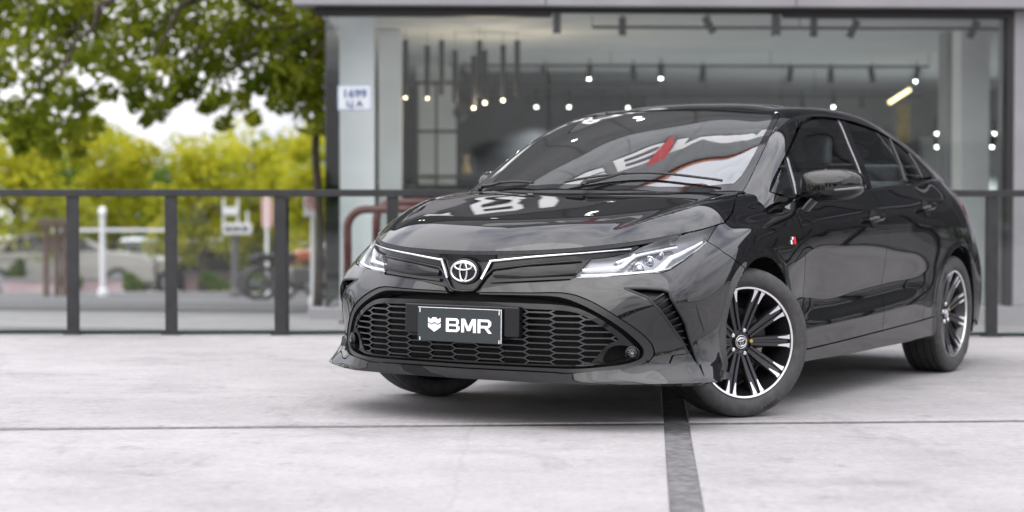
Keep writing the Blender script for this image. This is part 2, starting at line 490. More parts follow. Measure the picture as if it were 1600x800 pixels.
M['disc'] = principled('brake_disc_steel', (.28, .27, .26), .38, 1.0)
M['int'] = principled('interior_charcoal', (.085, .087, .092), .75)
M['seat'] = noisy('seat_leather', (.10, .10, .106), (.14, .14, .146), 20, .5)
M['platebl'] = principled('plate_charcoal', (.019, .025, .028), .4)
M['white'] = principled('white_print', (.78, .8, .82), .45)
M['badgered'] = principled('badge_red', (.62, .02, .03), .3)

car = bpy.data.objects.new('black_sedan', None); COL.objects.link(car)
tag(car, 'glossy black sedan with multi-spoke machined wheels and a dealer plate, parked on the concrete', 'car')
_camC = Vector((7.51485263, 4.09267023, .890242337))
SLOPE = 8.38133e-03                                        # the paving falls gently to the right
_axis = Vector((0, math.cos(R_(-1.5227)), math.sin(R_(-1.5227))))
CAR_M = Matrix.Translation((0, 0, CAM_H)) @ Matrix.Rotation(SLOPE, 4, _axis) @ Matrix.Rotation(R_(90) - 3.67430511, 4, 'Z') @ Matrix.Translation(-_camC)
car.matrix_world = CAR_M

# ---------------------------------------------------------------- cutting tools
FRONT = (Vector((0, 1, 0)), Vector((0, 0, 1)))              # a = y, b = z
SIDE = (Vector((1, 0, 0)), Vector((0, 0, 1)))               # a = x, b = z
PLAN = (Vector((1, 0, 0)), Vector((0, 1, 0)))               # a = x, b = y
_q = R_(40)
QUART = (Vector((-math.sin(_q), math.cos(_q), 0)), Vector((0, 0, 1)))   # three-quarter elevation
def to2(pts, ax): return [(Vector(p).dot(ax[0]), Vector(p).dot(ax[1])) for p in pts]

def cut(bm, pts, ax, gap=0.0, closed=False, where=None):
    """split the faces of bm along a 2-D polyline; with gap, delete a band of that width"""
    ea, eb = ax
    pts = [Vector(p) for p in pts]
    segs = list(zip(pts, pts[1:] + pts[:1])) if closed else list(zip(pts[:-1], pts[1:]))
    A0, A1 = min(p.x for p in pts) - .02, max(p.x for p in pts) + .02
    B0, B1 = min(p.y for p in pts) - .02, max(p.y for p in pts) + .02
    cand = []
    for f in bm.faces:
        c = f.calc_center_median()
        if A0 < c.dot(ea) < A1 and B0 < c.dot(eb) < B1 and (where is None or where(c)):
            cand.append(f)
    for p, q in segs:
        d = (q - p)
        if d.length < 1e-6: continue
        d.normalize(); n2 = Vector((-d.y, d.x))
        no = ea * n2.x + eb * n2.y
        for s in ((-gap/2, gap/2) if gap else (0,)):
            sel = []
            x0, x1 = min(p.x, q.x) - gap, max(p.x, q.x) + gap
            y0, y1 = min(p.y, q.y) - gap, max(p.y, q.y) + gap
            for f in cand:
                if not f.is_valid: continue
                aa = [v.co.dot(ea) for v in f.verts]; bb = [v.co.dot(eb) for v in f.verts]
                if max(aa) < x0 or min(aa) > x1 or max(bb) < y0 or min(bb) > y1: continue
                sel.append(f)
            if not sel: continue
            g = set(sel)
            for f in sel: g.update(f.edges); g.update(f.verts)
            o = p + n2 * s
            r = bmesh.ops.bisect_plane(bm, geom=list(g), dist=2e-5, plane_co=ea * o.x + eb * o.y, plane_no=no)
            have = set(f for f in cand if f.is_valid)
            have.update(x for x in r['geom'] if isinstance(x, bmesh.types.BMFace) and x.is_valid)
            for x in r['geom_cut']:
                have.update(x.link_faces)
            cand = list(have)
    if gap:
        kill = []
        for f in cand:
            if not f.is_valid: continue
            c = f.calc_center_median(); c2 = Vector((c.dot(ea), c.dot(eb)))
            for p, q in segs:
                d = q - p; t = max(0, min(1, (c2 - p).dot(d) / max(d.length_squared, 1e-12)))
                if (c2 - (p + d * t)).length < gap * .52: kill.append(f); break
        bmesh.ops.delete(bm, geom=kill, context='FACES')

def inside(p, poly):
    x, y = p; r = False; j = len(poly) - 1
    for i in range(len(poly)):
        xi, yi = poly[i]; xj, yj = poly[j]
        if (yi > y) != (yj > y) and x < (xj - xi) * (y - yi) / (yj - yi) + xi: r = not r
        j = i
    return r
def drop(bm, poly, ax, where=None, keep_inside=False):
    ea, eb = ax; kill = []
    for f in bm.faces:
        c = f.calc_center_median()
        if where is not None and not where(c): continue
        if inside((c.dot(ea), c.dot(eb)), poly) != keep_inside: kill.append(f)
    bmesh.ops.delete(bm, geom=kill, context='FACES')

def islands(bm):
    bm.faces.ensure_lookup_table(); bm.faces.index_update()
    seen = [False] * len(bm.faces); out = []
    for f0 in bm.faces:
        if seen[f0.index]: continue
        st = [f0]; seen[f0.index] = True; comp = []
        while st:
            f = st.pop(); comp.append(f)
            for e in f.edges:
                for g in e.link_faces:
                    if not seen[g.index]: seen[g.index] = True; st.append(g)
        out.append(comp)
    return out
def pick(comps, pt):
    pt = Vector(pt); best = None
    for c in comps:
        for f in c:
            d = (f.calc_center_median() - pt).length_squared
            if best is None or d < best[0]: best = (d, c)
    return best[1]

def patch(faces, push=0.0, flange=.012, mirror=None, depth_dir=None, skip_center=True, taper=0.0):
    """faces (bmesh) -> mesh data. mirror None: left only, 'R': right copy, 'W': both halves welded at the centre line"""
    vid, V, N, Fs = {}, [], [], []
    for f in faces:
        ids = []
        for v in f.verts:
            if v not in vid:
                vid[v] = len(V); V.append(v.co.copy()); N.append(Vector((0, 0, 0)))
            ids.append(vid[v])
        a = f.calc_area(); nn = f.normal
        for i in ids: N[i] += nn * (a + 1e-9)
        Fs.append(ids)
    N = [n.normalized() for n in N]
    cnt = {}
    for f in Fs:
        for a, b in zip(f, f[1:] + f[:1]):
            k = (min(a, b), max(a, b)); cnt[k] = cnt.get(k, 0) + 1
    V = [v + n * push for v, n in zip(V, N)]
    if skip_center:
        for i, v in enumerate(V):
            if abs(v.y) < 2e-3: v.y = 0.0
    bm = bmesh.new()
    bv = [bm.verts.new(v) for v in V]
    for f in Fs:
        try: bm.faces.new([bv[i] for i in f])
        except ValueError: pass
    if flange:
        low = {}
        for f in Fs:
            for a, b in zip(f, f[1:] + f[:1]):
                if cnt[(min(a, b), max(a, b))] != 1: continue
                if skip_center and V[a].y == 0.0 and V[b].y == 0.0: continue
                for i in (a, b):
                    if i not in low:
                        d = depth_dir if depth_dir is not None else -N[i]
                        p = V[i] + d * flange
                        if skip_center and V[i].y == 0.0: p.y = 0.0
                        low[i] = bm.verts.new(p)
                try: nf = bm.faces.new([bv[b], bv[a], low[a], low[b]])
                except ValueError: continue
                for e in nf.edges: e.smooth = False
    if mirror == 'R':
        bmesh.ops.scale(bm, vec=(1, -1, 1), verts=bm.verts); bmesh.ops.reverse_faces(bm, faces=bm.faces)
    elif mirror == 'W':
        g = bmesh.ops.duplicate(bm, geom=bm.verts[:] + bm.edges[:] + bm.faces[:])['geom']
        vs = [x for x in g if isinstance(x, bmesh.types.BMVert)]; fs = [x for x in g if isinstance(x, bmesh.types.BMFace)]
        bmesh.ops.scale(bm, vec=(1, -1, 1), verts=vs); bmesh.ops.reverse_faces(bm, faces=fs)
        bmesh.ops.remove_doubles(bm, verts=[v for v in bm.verts if abs(v.co.y) < 1e-4], dist=3e-4)
    me = bpy.data.meshes.new('panel'); bm.to_mesh(me); bm.free()
    return me
def panel(name, faces, mat, parent=car, sides='LR', **k):
    out = []
    if sides == 'W':
        out.append(link(name, patch(faces, mirror='W', **k), mat, parent))
    else:
        if 'L' in sides: out.append(link(name, patch(faces, **k), mat, parent))
        if 'R' in sides: out.append(link(name, patch(faces, mirror='R', **k), mat, parent if not isinstance(parent, tuple) else parent[1]))
    return out

def bvh_of(G):
    m, n, _ = G.shape
    f = [(i*n+j, i*n+j+1, (i+1)*n+j+1, (i+1)*n+j) for i in range(m-1) for j in range(n-1)]
    return BVHTree.FromPolygons([tuple(p) for p in G.reshape(-1, 3)], f)
B_WRAP, B_GH, B_HOOD = bvh_of(WRAP[:, :NSIDE]), bvh_of(GH), bvh_of(HOODG)
def frontpt(y, z):
    """point and outward normal of the nose skin at (y, z)"""
    h = B_WRAP.ray_cast(Vector((3, abs(y), z)), Vector((-1, 0, 0)))
    if h[0] is None: h = B_WRAP.find_nearest(Vector((.95, abs(y), z)))
    p, n = h[0].copy(), h[1].copy()
    if n.x < 0: n = -n
    if y < 0: p.y = -p.y; n.y = -n.y
    return p, n
def onskin(p, B=None):
    """nearest skin point for a left-side point; mirrored input allowed"""
    B = B or B_WRAP
    s = 1 if p[1] >= 0 else -1
    h = B.find_nearest(Vector((p[0], abs(p[1]), p[2])))
    q, n = h[0].copy(), h[1].copy()
    if n.dot(q - Vector((-1.3, 0, .55))) < 0: n = -n
    q.y *= s; n.y *= s
    return q, n
def resample(pts, step):
    pts = [Vector(p) for p in pts]; out = [pts[0]]
    for a, b in zip(pts[:-1], pts[1:]):
        k = max(1, int((b-a).length/step))
        out += [a.lerp(b, i/k) for i in range(1, k+1)]
    return out
def smoothline(pts, n):
    P = np.array([tuple(p) for p in pts], float)
    t = np.concatenate([[0], np.cumsum(np.linalg.norm(np.diff(P, axis=0), axis=1))])
    return [Vector(p) for p in cspline(t, P, np.linspace(0, t[-1], n))]
def strip(mb, pts, width, height, off=0.0, B=None, mi=0, prof='round', step=.012, sm=None, wfun=None):
    """moulding laid along 3-D points on the skin"""
    pl = smoothline(pts, sm) if sm else resample(pts, step)
    P = [onskin(p, B) for p in pl]
    rings = []
    for i, (p, n) in enumerate(P):
        t = (P[min(i+1, len(P)-1)][0] - P[max(i-1, 0)][0]).normalized()
        s = n.cross(t).normalized()
        w = width * (wfun(i/(len(P)-1)) if wfun else 1)
        if prof == 'round': sec = [(-.5, -.6), (-.5, .2), (-.36, .75), (-.12, 1), (.12, 1), (.36, .75), (.5, .2), (.5, -.6)]
        else: sec = [(-.5, -.6), (-.5, .85), (-.42, 1), (.42, 1), (.5, .85), (.5, -.6)]
        rings.append([p + s*(a*w) + n*(off + b*height) for a, b in sec])
    m = len(rings[0]); v = [q for r in rings for q in r]; f = []
    for i in range(len(rings)-1):
        for k in range(m-1): f.append((i*m+k, i*m+k+1, (i+1)*m+k+1, (i+1)*m+k))
    f.append(tuple(range(m))); f.append(tuple(range((len(rings)-1)*m, len(rings)*m)))
    mb.add(v, f, mi)
    return mb
def mirror_pts(pts): return [(p[0], -p[1], p[2]) for p in pts]

# ---------------------------------------------------------------- skin -> panels
bw = grid_bm(WRAP)
for f in bw.faces: f.normal_update()
_f = min(bw.faces, key=lambda f: (f.calc_center_median() - Vector((-1.2, .87, .6))).length)
if _f.normal.y < 0: bmesh.ops.reverse_faces(bw, faces=bw.faces)
FR = lambda c: c.x > .25
SD = lambda c: c.y > .45 and c.x > -3.5
# wheel arches
for ax_, az_, ar_ in ARCH:
    circ = [(ax_ + ar_*math.cos(2*math.pi*k/64), az_ + ar_*math.sin(2*math.pi*k/64)) for k in range(64)]
    cut(bw, circ, SIDE, closed=True, where=lambda c: c.y > .6)
    drop(bw, circ, SIDE, where=lambda c: c.y > .6)
    notch = [(ax_-ar_*.985, .16), (ax_+ar_*.985, .16), (ax_+ar_*.985, az_), (ax_-ar_*.985, az_)]
    drop(bw, notch, SIDE, where=lambda c: c.y > .6)
HL = [(.858,.451,.607),(.833,.495,.609),(.781,.583,.613),(.715,.674,.6215),(.656,.741,.627),(.623,.764,.638),(.542,.787,.676),(.451,.800,.716),(.364,.805,.752),(.283,.800,.798),
      (.25,.83,.83),(.395,.80,.80),(.523,.74,.78),(.661,.64,.724),(.692,.621,.706),(.751,.566,.688),(.802,.501,.678),(.829,.476,.642)]
HL2 = to2(HL, QUART)
UG = [(-.01,.513),(.072,.531),(.091,.557),(.208,.577),(.447,.596),(.4545,.609),(.478,.642),(.503,.680),(.566,.690),(.625,.71),(.64,.728),(.655,.76),(-.01,.76)]
P1 = [(-.01,.536),(.097,.54),(.298,.543),(.41,.548),(.466,.541),(.504,.528),(.55,.508),(.60,.478),(.644,.447),(.682,.414),(.713,.381),(.734,.350),(.743,.322),(.742,.297),(.727,.276),(.700,.260),(.640,.247),(.54,.238),(.464,.228),(.392,.233),(-.01,.231)]
P2 = [(-.01,.529),(.298,.534),(.40,.533),(.45,.523),(.49,.507),(.53,.489),(.585,.457),(.63,.424),(.665,.391),(.692,.358),(.712,.328),(.712,.300),(.700,.285),(.66,.268),(.576,.257),(.484,.248),(.392,.247),(-.01,.245)]
P3 = [(-.01,.503),(.30,.504),(.42,.503),(.48,.494),(.525,.477),(.575,.449),(.615,.418),(.65,.386),(.68,.349),(.699,.322),(.70,.302),(.688,.288),(.655,.277),(.575,.266),(.484,.2565),(.392,.2535),(-.01,.2505)]
P4 = [(-.01,.479),(.392,.481),(.478,.474),(.522,.456),(.57,.426),(.61,.395),(.642,.362),(.625,.357),(.604,.347),(.583,.321),(.562,.290),(.545,.270),(.484,.264),(.392,.261),(-.01,.258)]
P5 = [(.606,.330),(.632,.342),(.664,.341),(.686,.322),(.690,.303),(.682,.293),(.645,.284),(.592,.272),(.588,.290)]
LIP = [(-.01,.230),(.392,.232),(.464,.224),(.54,.236),(.666,.246),(.722,.258),(.742,.264)]
VENT = [(.786,.640,.567),(.733,.711,.567),(.699,.768,.563),(.687,.790,.553),(.688,.799,.528),(.661,.818,.482),(.617,.831,.425),(.577,.841,.336),(.564,.859,.275),(.575,.884,.212),
        (.582,.873,.241),(.596,.839,.296),(.625,.819,.353),(.674,.797,.411),(.723,.764,.483),(.746,.719,.533),(.770,.674,.552)]
def chaikin(p, it=2, closed=False):
    for _ in range(it):
        q = [] if closed else [p[0]]
        n = len(p)
        for i in range(n if closed else n-1):
            a, b = p[i], p[(i+1) % n]
            if closed or 0 < i: q.append(tuple(.75*u+.25*v for u, v in zip(a, b)))
            if closed or i < n-2: q.append(tuple(.25*u+.75*v for u, v in zip(a, b)))
        if not closed: q.append(p[-1])
        p = q
    return p
P1, P2, P3, P5 = chaikin(P1, 1), chaikin(P2, 1), chaikin(P3, 1), chaikin(P5, 2, True)
P4 = chaikin(P4, 1)
VE2 = to2(VENT, QUART)
cut(bw, HL2, QUART, .004, True, where=lambda c: c.x > .15)
cut(bw, UG, FRONT, .003, False, where=FR)
cut(bw, P1, FRONT, .003, False, where=FR)
cut(bw, P2, FRONT, .002, False, where=FR); cut(bw, P3, FRONT, .002, False, where=FR); cut(bw, P4, FRONT, .001, False, where=FR)
drop(bw, P2, FRONT, where=lambda c: FR(c) and not inside((c.y, c.z), P3))
cut(bw, P5, FRONT, .001, True, where=FR)
cut(bw, VE2, QUART, .002, True, where=lambda c: c.x > .3)
# splitter seam: front part in elevation, then round the corner in side view
cut(bw, [(.742,.2815),(.73,.272),(.68,.2685),(.665,.30),(.60,.305),(.572,.262),(.40,.225),(.34,.215)], SIDE, .003, False, where=lambda c: c.y > .70 and c.x > .3)
# side seams
SEAM_FD = [(-.36,1.06),(-.395,.96),(-.413,.905),(-.436,.86),(-.458,.811),(-.476,.755),(-.492,.70),(-.515,.63),(-.528,.56),(-.532,.45),(-.531,.30),(-.545,.268),(-.59,.254)]
SKIRT = [(-.33,.246),(-.59,.254),(-1.08,.270),(-1.56,.287),(-2.0,.304),(-2.36,.322)]
SEAM_DD = [(-1.44,1.02),(-1.463,.965),(-1.515,.925),(-1.545,.87),(-1.558,.81),(-1.575,.70),(-1.582,.60),(-1.565,.49),(-1.552,.42),(-1.550,.36),(-1.557,.288)]
SEAM_RQ = [(-2.43,1.07),(-2.40,.98),(-2.372,.91),(-2.345,.85),(-2.333,.78),(-2.330,.711),(-2.302,.62),(-2.250,.53),(-2.20,.455),(-2.165,.39),(-2.15,.312)]
SEAM_BF = [(.375,.76),(.364,.742),(.340,.722),(.319,.702),(.275,.68),(.233,.659),(.17,.63)]
SEAM_RB = [(-2.95,.545),(-3.04,.565),(-3.2,.625),(-3.36,.68),(-3.49,.70)]
TAIL = [(-2.98,.905),(-3.12,.945),(-3.30,.955),(-3.42,.96),(-3.56,.955),(-3.70,.95),(-3.70,.80),(-3.56,.80),(-3.40,.80),(-3.22,.81),(-3.08,.845)]
for s_ in (SEAM_FD, SKIRT, SEAM_DD, SEAM_RQ, SEAM_BF, SEAM_RB):
    cut(bw, s_, SIDE, .0045, False, where=SD)
cut(bw, [(.40,.7),(.67,.7),(.9,.7)], FRONT, .0045, False, where=lambda c: c.x < -3.45)
cut(bw, [(-.01,.70),(.69,.70)], FRONT, .0045, False, where=lambda c: c.x < -3.4)
cut(bw, TAIL, SIDE, .004, True, where=lambda c: c.x < -2.8 and c.y > .42)
cut(bw, [(.545,1.06),(.545,.69)], FRONT, .004, False, where=lambda c: c.x < -3.38)
# wing top: remove what lies under the bonnet and behind the pillar foot
HOODO = [(-.01+.95,-.02)] + [tuple(p) for p in EDGE_D[:440:8]] 
_ho = [tuple(p) for p in EDGE_D if p[0] > .24][::7]
HOODO = [(_ho[0][0], -.03)] + _ho + [(.19,.797),(.13,.79),(.06,.777),(-.02,.752),(-.10,.722),(-.165,.70),(-.20,.675),(-.12,.58),(-.02,.46),(.06,.28),(.09,.1),(.095,-.03)]
UP = lambda c: c.z > H(c.x, c.y)[0] - .012 and c.x > -.45
cut(bw, HOODO, PLAN, .0045, True, where=lambda c: c.x > -.45 and c.z > .78 and c.y > .6)
kill = [f for f in bw.faces if (lambda c: c.x > -.5 and c.z > .70 and inside((c.x, c.y), HOODO) and c.z > H(c.x, c.y)[0] - .006)(f.calc_center_median())]
bmesh.ops.delete(bw, geom=kill, context='FACES')
comps = islands(bw)
def P_(pt): return pick(comps, pt)
c_bump = P_((.80, .60, .53)); c_lip = P_((.948, .2, .205)); c_band = P_(frontpt(.62, .448)[0]); c_frame = P_((.94, .3, .492))
c_fend = P_((-.25, .885, .76)); c_fdoor = P_((-1.0, .88, .7)); c_rdoor = P_((-1.9, .88, .7)); c_quart = P_(onskin((-2.75, .89, .85))[0])
c_skirt = P_((-1.2, .866, .23)); c_rbump = P_(onskin((-3.3, .85, .45))[0]); c_hl = P_((.637, .70, .66)); c_vent = P_((.66, .775, .5)); c_tail = P_(onskin((-3.28, .76, .88))[0])
c_trunk = P_((-3.6, .2, .85)); c_ug = P_((.93, .2, .64)); c_corner = P_((.63, .80, .28))
print('PANELS', {n: len(c) for n, c in dict(bump=c_bump, lip=c_lip, band=c_band, frame=c_frame, fend=c_fend, fd=c_fdoor, rd=c_rdoor, q=c_quart, sk=c_skirt, rb=c_rbump, hl=c_hl, vent=c_vent, tail=c_tail, ug=c_ug, trunk=c_trunk, corner=c_corner).items()})
bumper = panel('front_bumper', c_bump, M['paint'], sides='W', flange=.018)[0]
lip = panel('lip_spoiler', c_lip, M['paint'], parent=bumper, sides='W', push=.010, flange=.03)[0]
if c_corner is not c_lip and c_corner is not c_bump:
    panel('lip_corner', c_corner, M['paint'], parent=bumper, push=.010, flange=.03)
band = panel('grille_surround', c_band, M['satin'], parent=bumper, sides='W', push=-.004, flange=.05)[0]
gframe = panel('lower_grille_frame', c_frame, M['gloss'], parent=bumper, sides='W', push=-.012, flange=.04)[0]
panel('front_fender', c_fend, M['paint'], flange=.02)
fdoors = panel('front_door', c_fdoor, M['paint'], flange=.02)
rdoors = panel('rear_door', c_rdoor, M['paint'], flange=.02)
panel('rear_quarter_panel', c_quart, M['paint'], flange=.02)
panel('side_skirt', c_skirt, M['paint'], push=.006, flange=.04)
panel('rear_bumper', c_rbump, M['paint'], sides='W', flange=.02)
panel('trunk_lid', c_trunk, M['paint'], sides='W', flange=.02)
panel('tail_light', c_tail, M['red'], push=.002, flange=.02)
# bonnet
bh = grid_bm(HOODG)
_f = min(bh.faces, key=lambda f: (f.calc_center_median() - Vector((.3, .3, .9))).length); _f.normal_update()
if _f.normal.z < 0: bmesh.ops.reverse_faces(bh, faces=bh.faces)
def inset2(poly, g):
    out = []; n = len(poly)
    for i in range(n):
        a, b, c = Vector(poly[i-1]), Vector(poly[i]), Vector(poly[(i+1) % n])
        d = ((b-a).normalized() + (c-b).normalized()).normalized()
        out.append(tuple(b + Vector((-d.y, d.x))*g))
    return out
_hin = inset2(HOODO, .0025)
cut(bh, _hin, PLAN, 0, True); drop(bh, _hin, PLAN, keep_inside=True)
hood = panel('hood', bh.faces[:], M['paint'], sides='W', flange=.016)[0]
# greenhouse
bg = grid_bm(GH)
_f = min(bg.faces, key=lambda f: (f.calc_center_median() - Vector((-1.6, .2, 1.41))).length); _f.normal_update()
if _f.normal.z < 0: bmesh.ops.reverse_faces(bg, faces=bg.faces)
WS = [(.085,-.02),(.07,.2),(.01,.4),(-.09,.57),(-.235,.697),(-.33,.686),(-.424,.671),(-.54,.652),(-.663,.629),(-.83,.592),(-.99,.550),(-1.022,.52),(-1.0,.43),(-.955,.28),(-.925,.12),(-.915,-.02)]
BL = [(-2.42,-.02),(-2.43,.2),(-2.46,.40),(-2.50,.455),(-2.60,.478),(-2.8,.50),(-3.0,.525),(-3.09,.535),(-3.12,.5),(-3.14,.3),(-3.15,-.02)]
DLO = [(-.345,.958),(-.42,1.003),(-.522,1.057),(-.67,1.134),(-.82,1.205),(-.979,1.272),(-1.10,1.308),(-1.261,1.332),(-1.42,1.338),(-1.557,1.339),(-1.703,1.334),(-1.85,1.325),(-1.98,1.314),
       (-2.14,1.296),(-2.29,1.270),(-2.42,1.232),(-2.53,1.175),(-2.615,1.112),(-2.645,1.074),(-2.628,1.054),(-2.40,1.041),(-2.06,1.016),(-1.53,.990),(-.951,.957),(-.60,.938),(-.50,.934),(-.40,.940)]
DIN = [tuple(p) for p in inset2(DLO, .010)] if inside(tuple(inset2(DLO, .010)[8]), DLO) else [tuple(p) for p in inset2(DLO, -.010)]
TOP = lambda c: True
WSI = [(.045,-.02),(.03,.2),(-.025,.38),(-.12,.53),(-.25,.645),(-.33,.648),(-.424,.638),(-.54,.622),(-.663,.600),(-.83,.565),(-.955,.530),(-.975,.50),(-.965,.43),(-.92,.28),(-.89,.12),(-.88,-.02)]
cut(bg, WSI, PLAN, .0008, False); cut(bg, WS, PLAN, .004, False); cut(bg, BL, PLAN, .004, False, where=lambda c: c.x < -2.2)
GS = lambda c: c.y > .5
cut(bg, DLO, SIDE, .003, True, where=GS); cut(bg, DIN, SIDE, .0025, True, where=GS)
def bar2(top, bot, w):
    d = (Vector(bot) - Vector(top)).normalized(); n = Vector((-d.y, d.x)) * (w/2)
    T0, B0 = Vector(top) - d*.02, Vector(bot) + d*.02
    return [[tuple(T0 + n), tuple(B0 + n)], [tuple(T0 - n), tuple(B0 - n)]]
DIV = {'sail': ((-.50,1.05),(-.455,.93),.004), 'fq': ((-.69,1.15),(-.565,.93),.018), 'bp': ((-1.620,1.345),(-1.45,.985),.105), 'rq': ((-2.30,1.28),(-2.06,1.01),.020), 'rq2': ((-2.50,1.20),(-2.41,1.03),.018)}
for k_, (t_, b_, w_) in DIV.items():
    for ln in bar2(t_, b_, w_): cut(bg, ln, SIDE, .002, False, where=lambda c: GS(c) and inside((c.x, c.z), DLO))
drop(bg, [(.6,-.1),(.6,1),(-.235,1),(-.235,.699),(-.09,.573),(.01,.403),(.07,.203),(.087,.1),(.087,-.1)], PLAN, where=lambda c: c.x > -.25)
gc = islands(bg)
def G_(pt): return pick(gc, pt)
g_ws = G_((-.5, 0, 1.24)); g_frit = G_((-.5, .643, 1.12)); g_bl = G_((-2.8, 0, 1.27)); g_roof = G_((-1.6, 0, 1.42)); g_trim = G_(B_GH.ray_cast(Vector((-1.0, 2, .9645)), Vector((0, -1, 0)))[0])
g_sail = G_((-.42, .78, .965)); g_fq = G_((-.57, .765, 1.03)); g_fd = G_((-1.1, .74, 1.15)); g_bp = G_((-1.53, .72, 1.16)); g_rd = G_((-1.95, .72, 1.15)); g_rq = G_((-2.35, .70, 1.14)); g_end = G_((-2.56, .73, 1.09))
print('gh', {n: len(c) for n, c in dict(ws=g_ws, bl=g_bl, roof=g_roof, trim=g_trim, sail=g_sail, fq=g_fq, fd=g_fd, bp=g_bp, rd=g_rd, rq=g_rq, end=g_end).items()})
windshield = panel('windshield', g_ws, M['ws'], sides='W', push=-.003, flange=0)[0]
panel('windshield_border', g_frit, M['frit'], parent=windshield, sides='W', push=-.003, flange=0)
panel('rear_window', g_bl, M['glass'], sides='W', push=-.003, flange=0)
panel('roof', g_roof, M['paint'], sides='W', flange=.018)
panel('window_trim', g_trim, M['gloss'], push=.002, flange=.02)
panel('mirror_sail_panel', g_sail, M['gloss'], push=-.001, flange=.01)
for nm, g in (('front_quarter_window', g_fq), ('front_door_window', g_fd), ('rear_door_window', g_rd), ('rear_quarter_window', g_rq)):
    panel(nm, g, M['glass'], push=-.005, flange=0)
panel('pillar_cover', g_bp, M['gloss'], push=.001, flange=.015)
panel('window_end_panel', g_end, M['gloss'], flange=.01)
bgB = B_GH
for sgn in (1, -1):
    for (t_, b_, w_) in (((-.665,1.118),(-.565,.945),.016), ((-1.572,1.325),(-1.41,.985),.014), ((-2.285,1.258),(-2.075,1.03),.016), ((-2.49,1.185),(-2.425,1.052),.012)):
        pl = [Vector((t_[0]+(b_[0]-t_[0])*i/14, .9, t_[1]+(b_[1]-t_[1])*i/14)) for i in range(15)]
        q = []
        for p in pl:
            h = B_GH.ray_cast(p + Vector((0, .5, 0)), Vector((0, -1, 0)))
            if h[0]: q.append((h[0].x, h[0].y*sgn, h[0].z))
        mb = MB(); strip(mb, q, w_, .006, 0, B_GH, sm=16)
        mb.build('window_divider', M['strip'] if t_[0] > -1.7 else M['satin'], car, True)

# ---------------------------------------------------------------- nose details
def text_mesh(body, size, extrude=.001, bold=.0, sx=1.0, space=1.0):
    cu = bpy.data.curves.new('lettering', 'FONT'); cu.body = body; cu.size = size; cu.extrude = extrude; cu.offset = bold
    cu.align_x = 'CENTER'; cu.align_y = 'CENTER'; cu.space_character = space; cu.resolution_u = 4
    o = bpy.data.objects.new('lettering', cu); COL.objects.link(o)
    bpy.context.view_layer.update()
    me = bpy.data.meshes.new_from_object(o.evaluated_get(bpy.context.evaluated_depsgraph_get()))
    bpy.data.objects.remove(o); bpy.data.curves.remove(cu)
    me.transform(Matrix.Diagonal((sx, 1, 1, 1)))
    return me
TOFRONT = Matrix(((0, 0, 1, 0), (1, 0, 0, 0), (0, 1, 0, 0), (0, 0, 0, 1)))      # text x -> car y, text y -> z, faces +x
SHIELD_A = [(-1,.92),(-.55,.66),(-.28,.95),(.28,.95),(.55,.66),(1,.92),(1,.34),(.5,.08),(.22,.28),(-.22,.28),(-.5,.08),(-1,.34)]
SHIELD_B = [(-1,.18),(-.5,-.1),(-.22,.1),(.22,.1),(.5,-.1),(1,.18),(1,-.36),(0,-1),(-1,-.36)]

LETTERS = {'B': [[(0,0),(.2,0),(.2,1),(0,1)],[(.2,.82),(.72,.82),(.78,1),(.2,1)],[(.2,.42),(.74,.42),(.74,.58),(.2,.58)],[(.2,0),(.8,0),(.74,.18),(.2,.18)],
                 [(.78,1),(.72,.82),(.755,.78),(.755,.62),(.74,.58),(.74,.5),(.84,.5),(.94,.63),(.94,.87)],[(.74,.5),(.74,.42),(.77,.37),(.77,.23),(.74,.18),(.8,0),(1.0,.16),(1.0,.38),(.84,.5)]],
           'M': [[(0,0),(.2,0),(.2,.66),(.2,1),(0,1)],[(.2,.66),(.42,.12),(.6,.12),(.6,.12),(.5,.40),(.26,1),(.2,1)],[(.5,.40),(.6,.12),(.64,.12),(.86,.66),(.86,1),(.78,1)],[(.86,0),(1.06,0),(1.06,1),(.86,1)]],
           'R': [[(0,0),(.2,0),(.2,1),(0,1)],[(.2,.82),(.72,.82),(.78,1),(.2,1)],[(.2,.36),(.72,.36),(.72,.54),(.2,.54)],[(.78,1),(.72,.82),(.77,.78),(.77,.6),(.72,.54),(.72,.36),(.85,.42),(.97,.58),(.97,.84)],[(.50,.36),(.72,.36),(1.02,0),(.78,0)]]}
def block_letter(ch, w, h, fn):
    mb = MB()
    for poly in LETTERS[ch]:
        q = [p for i, p in enumerate(poly) if p != poly[i-1]]
        mb.prism([(a*w, b*h) for a, b in q], fn)
    return mb

# dark bulkhead behind every opening of the nose
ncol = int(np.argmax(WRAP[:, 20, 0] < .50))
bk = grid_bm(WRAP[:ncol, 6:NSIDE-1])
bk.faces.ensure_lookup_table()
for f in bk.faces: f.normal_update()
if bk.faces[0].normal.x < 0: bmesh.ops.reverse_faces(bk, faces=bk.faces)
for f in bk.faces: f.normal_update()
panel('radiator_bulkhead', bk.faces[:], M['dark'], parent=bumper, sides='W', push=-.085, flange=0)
ugp = panel('upper_grille', c_ug, M['gloss'], sides='W', push=-.014, flange=.03)[0]

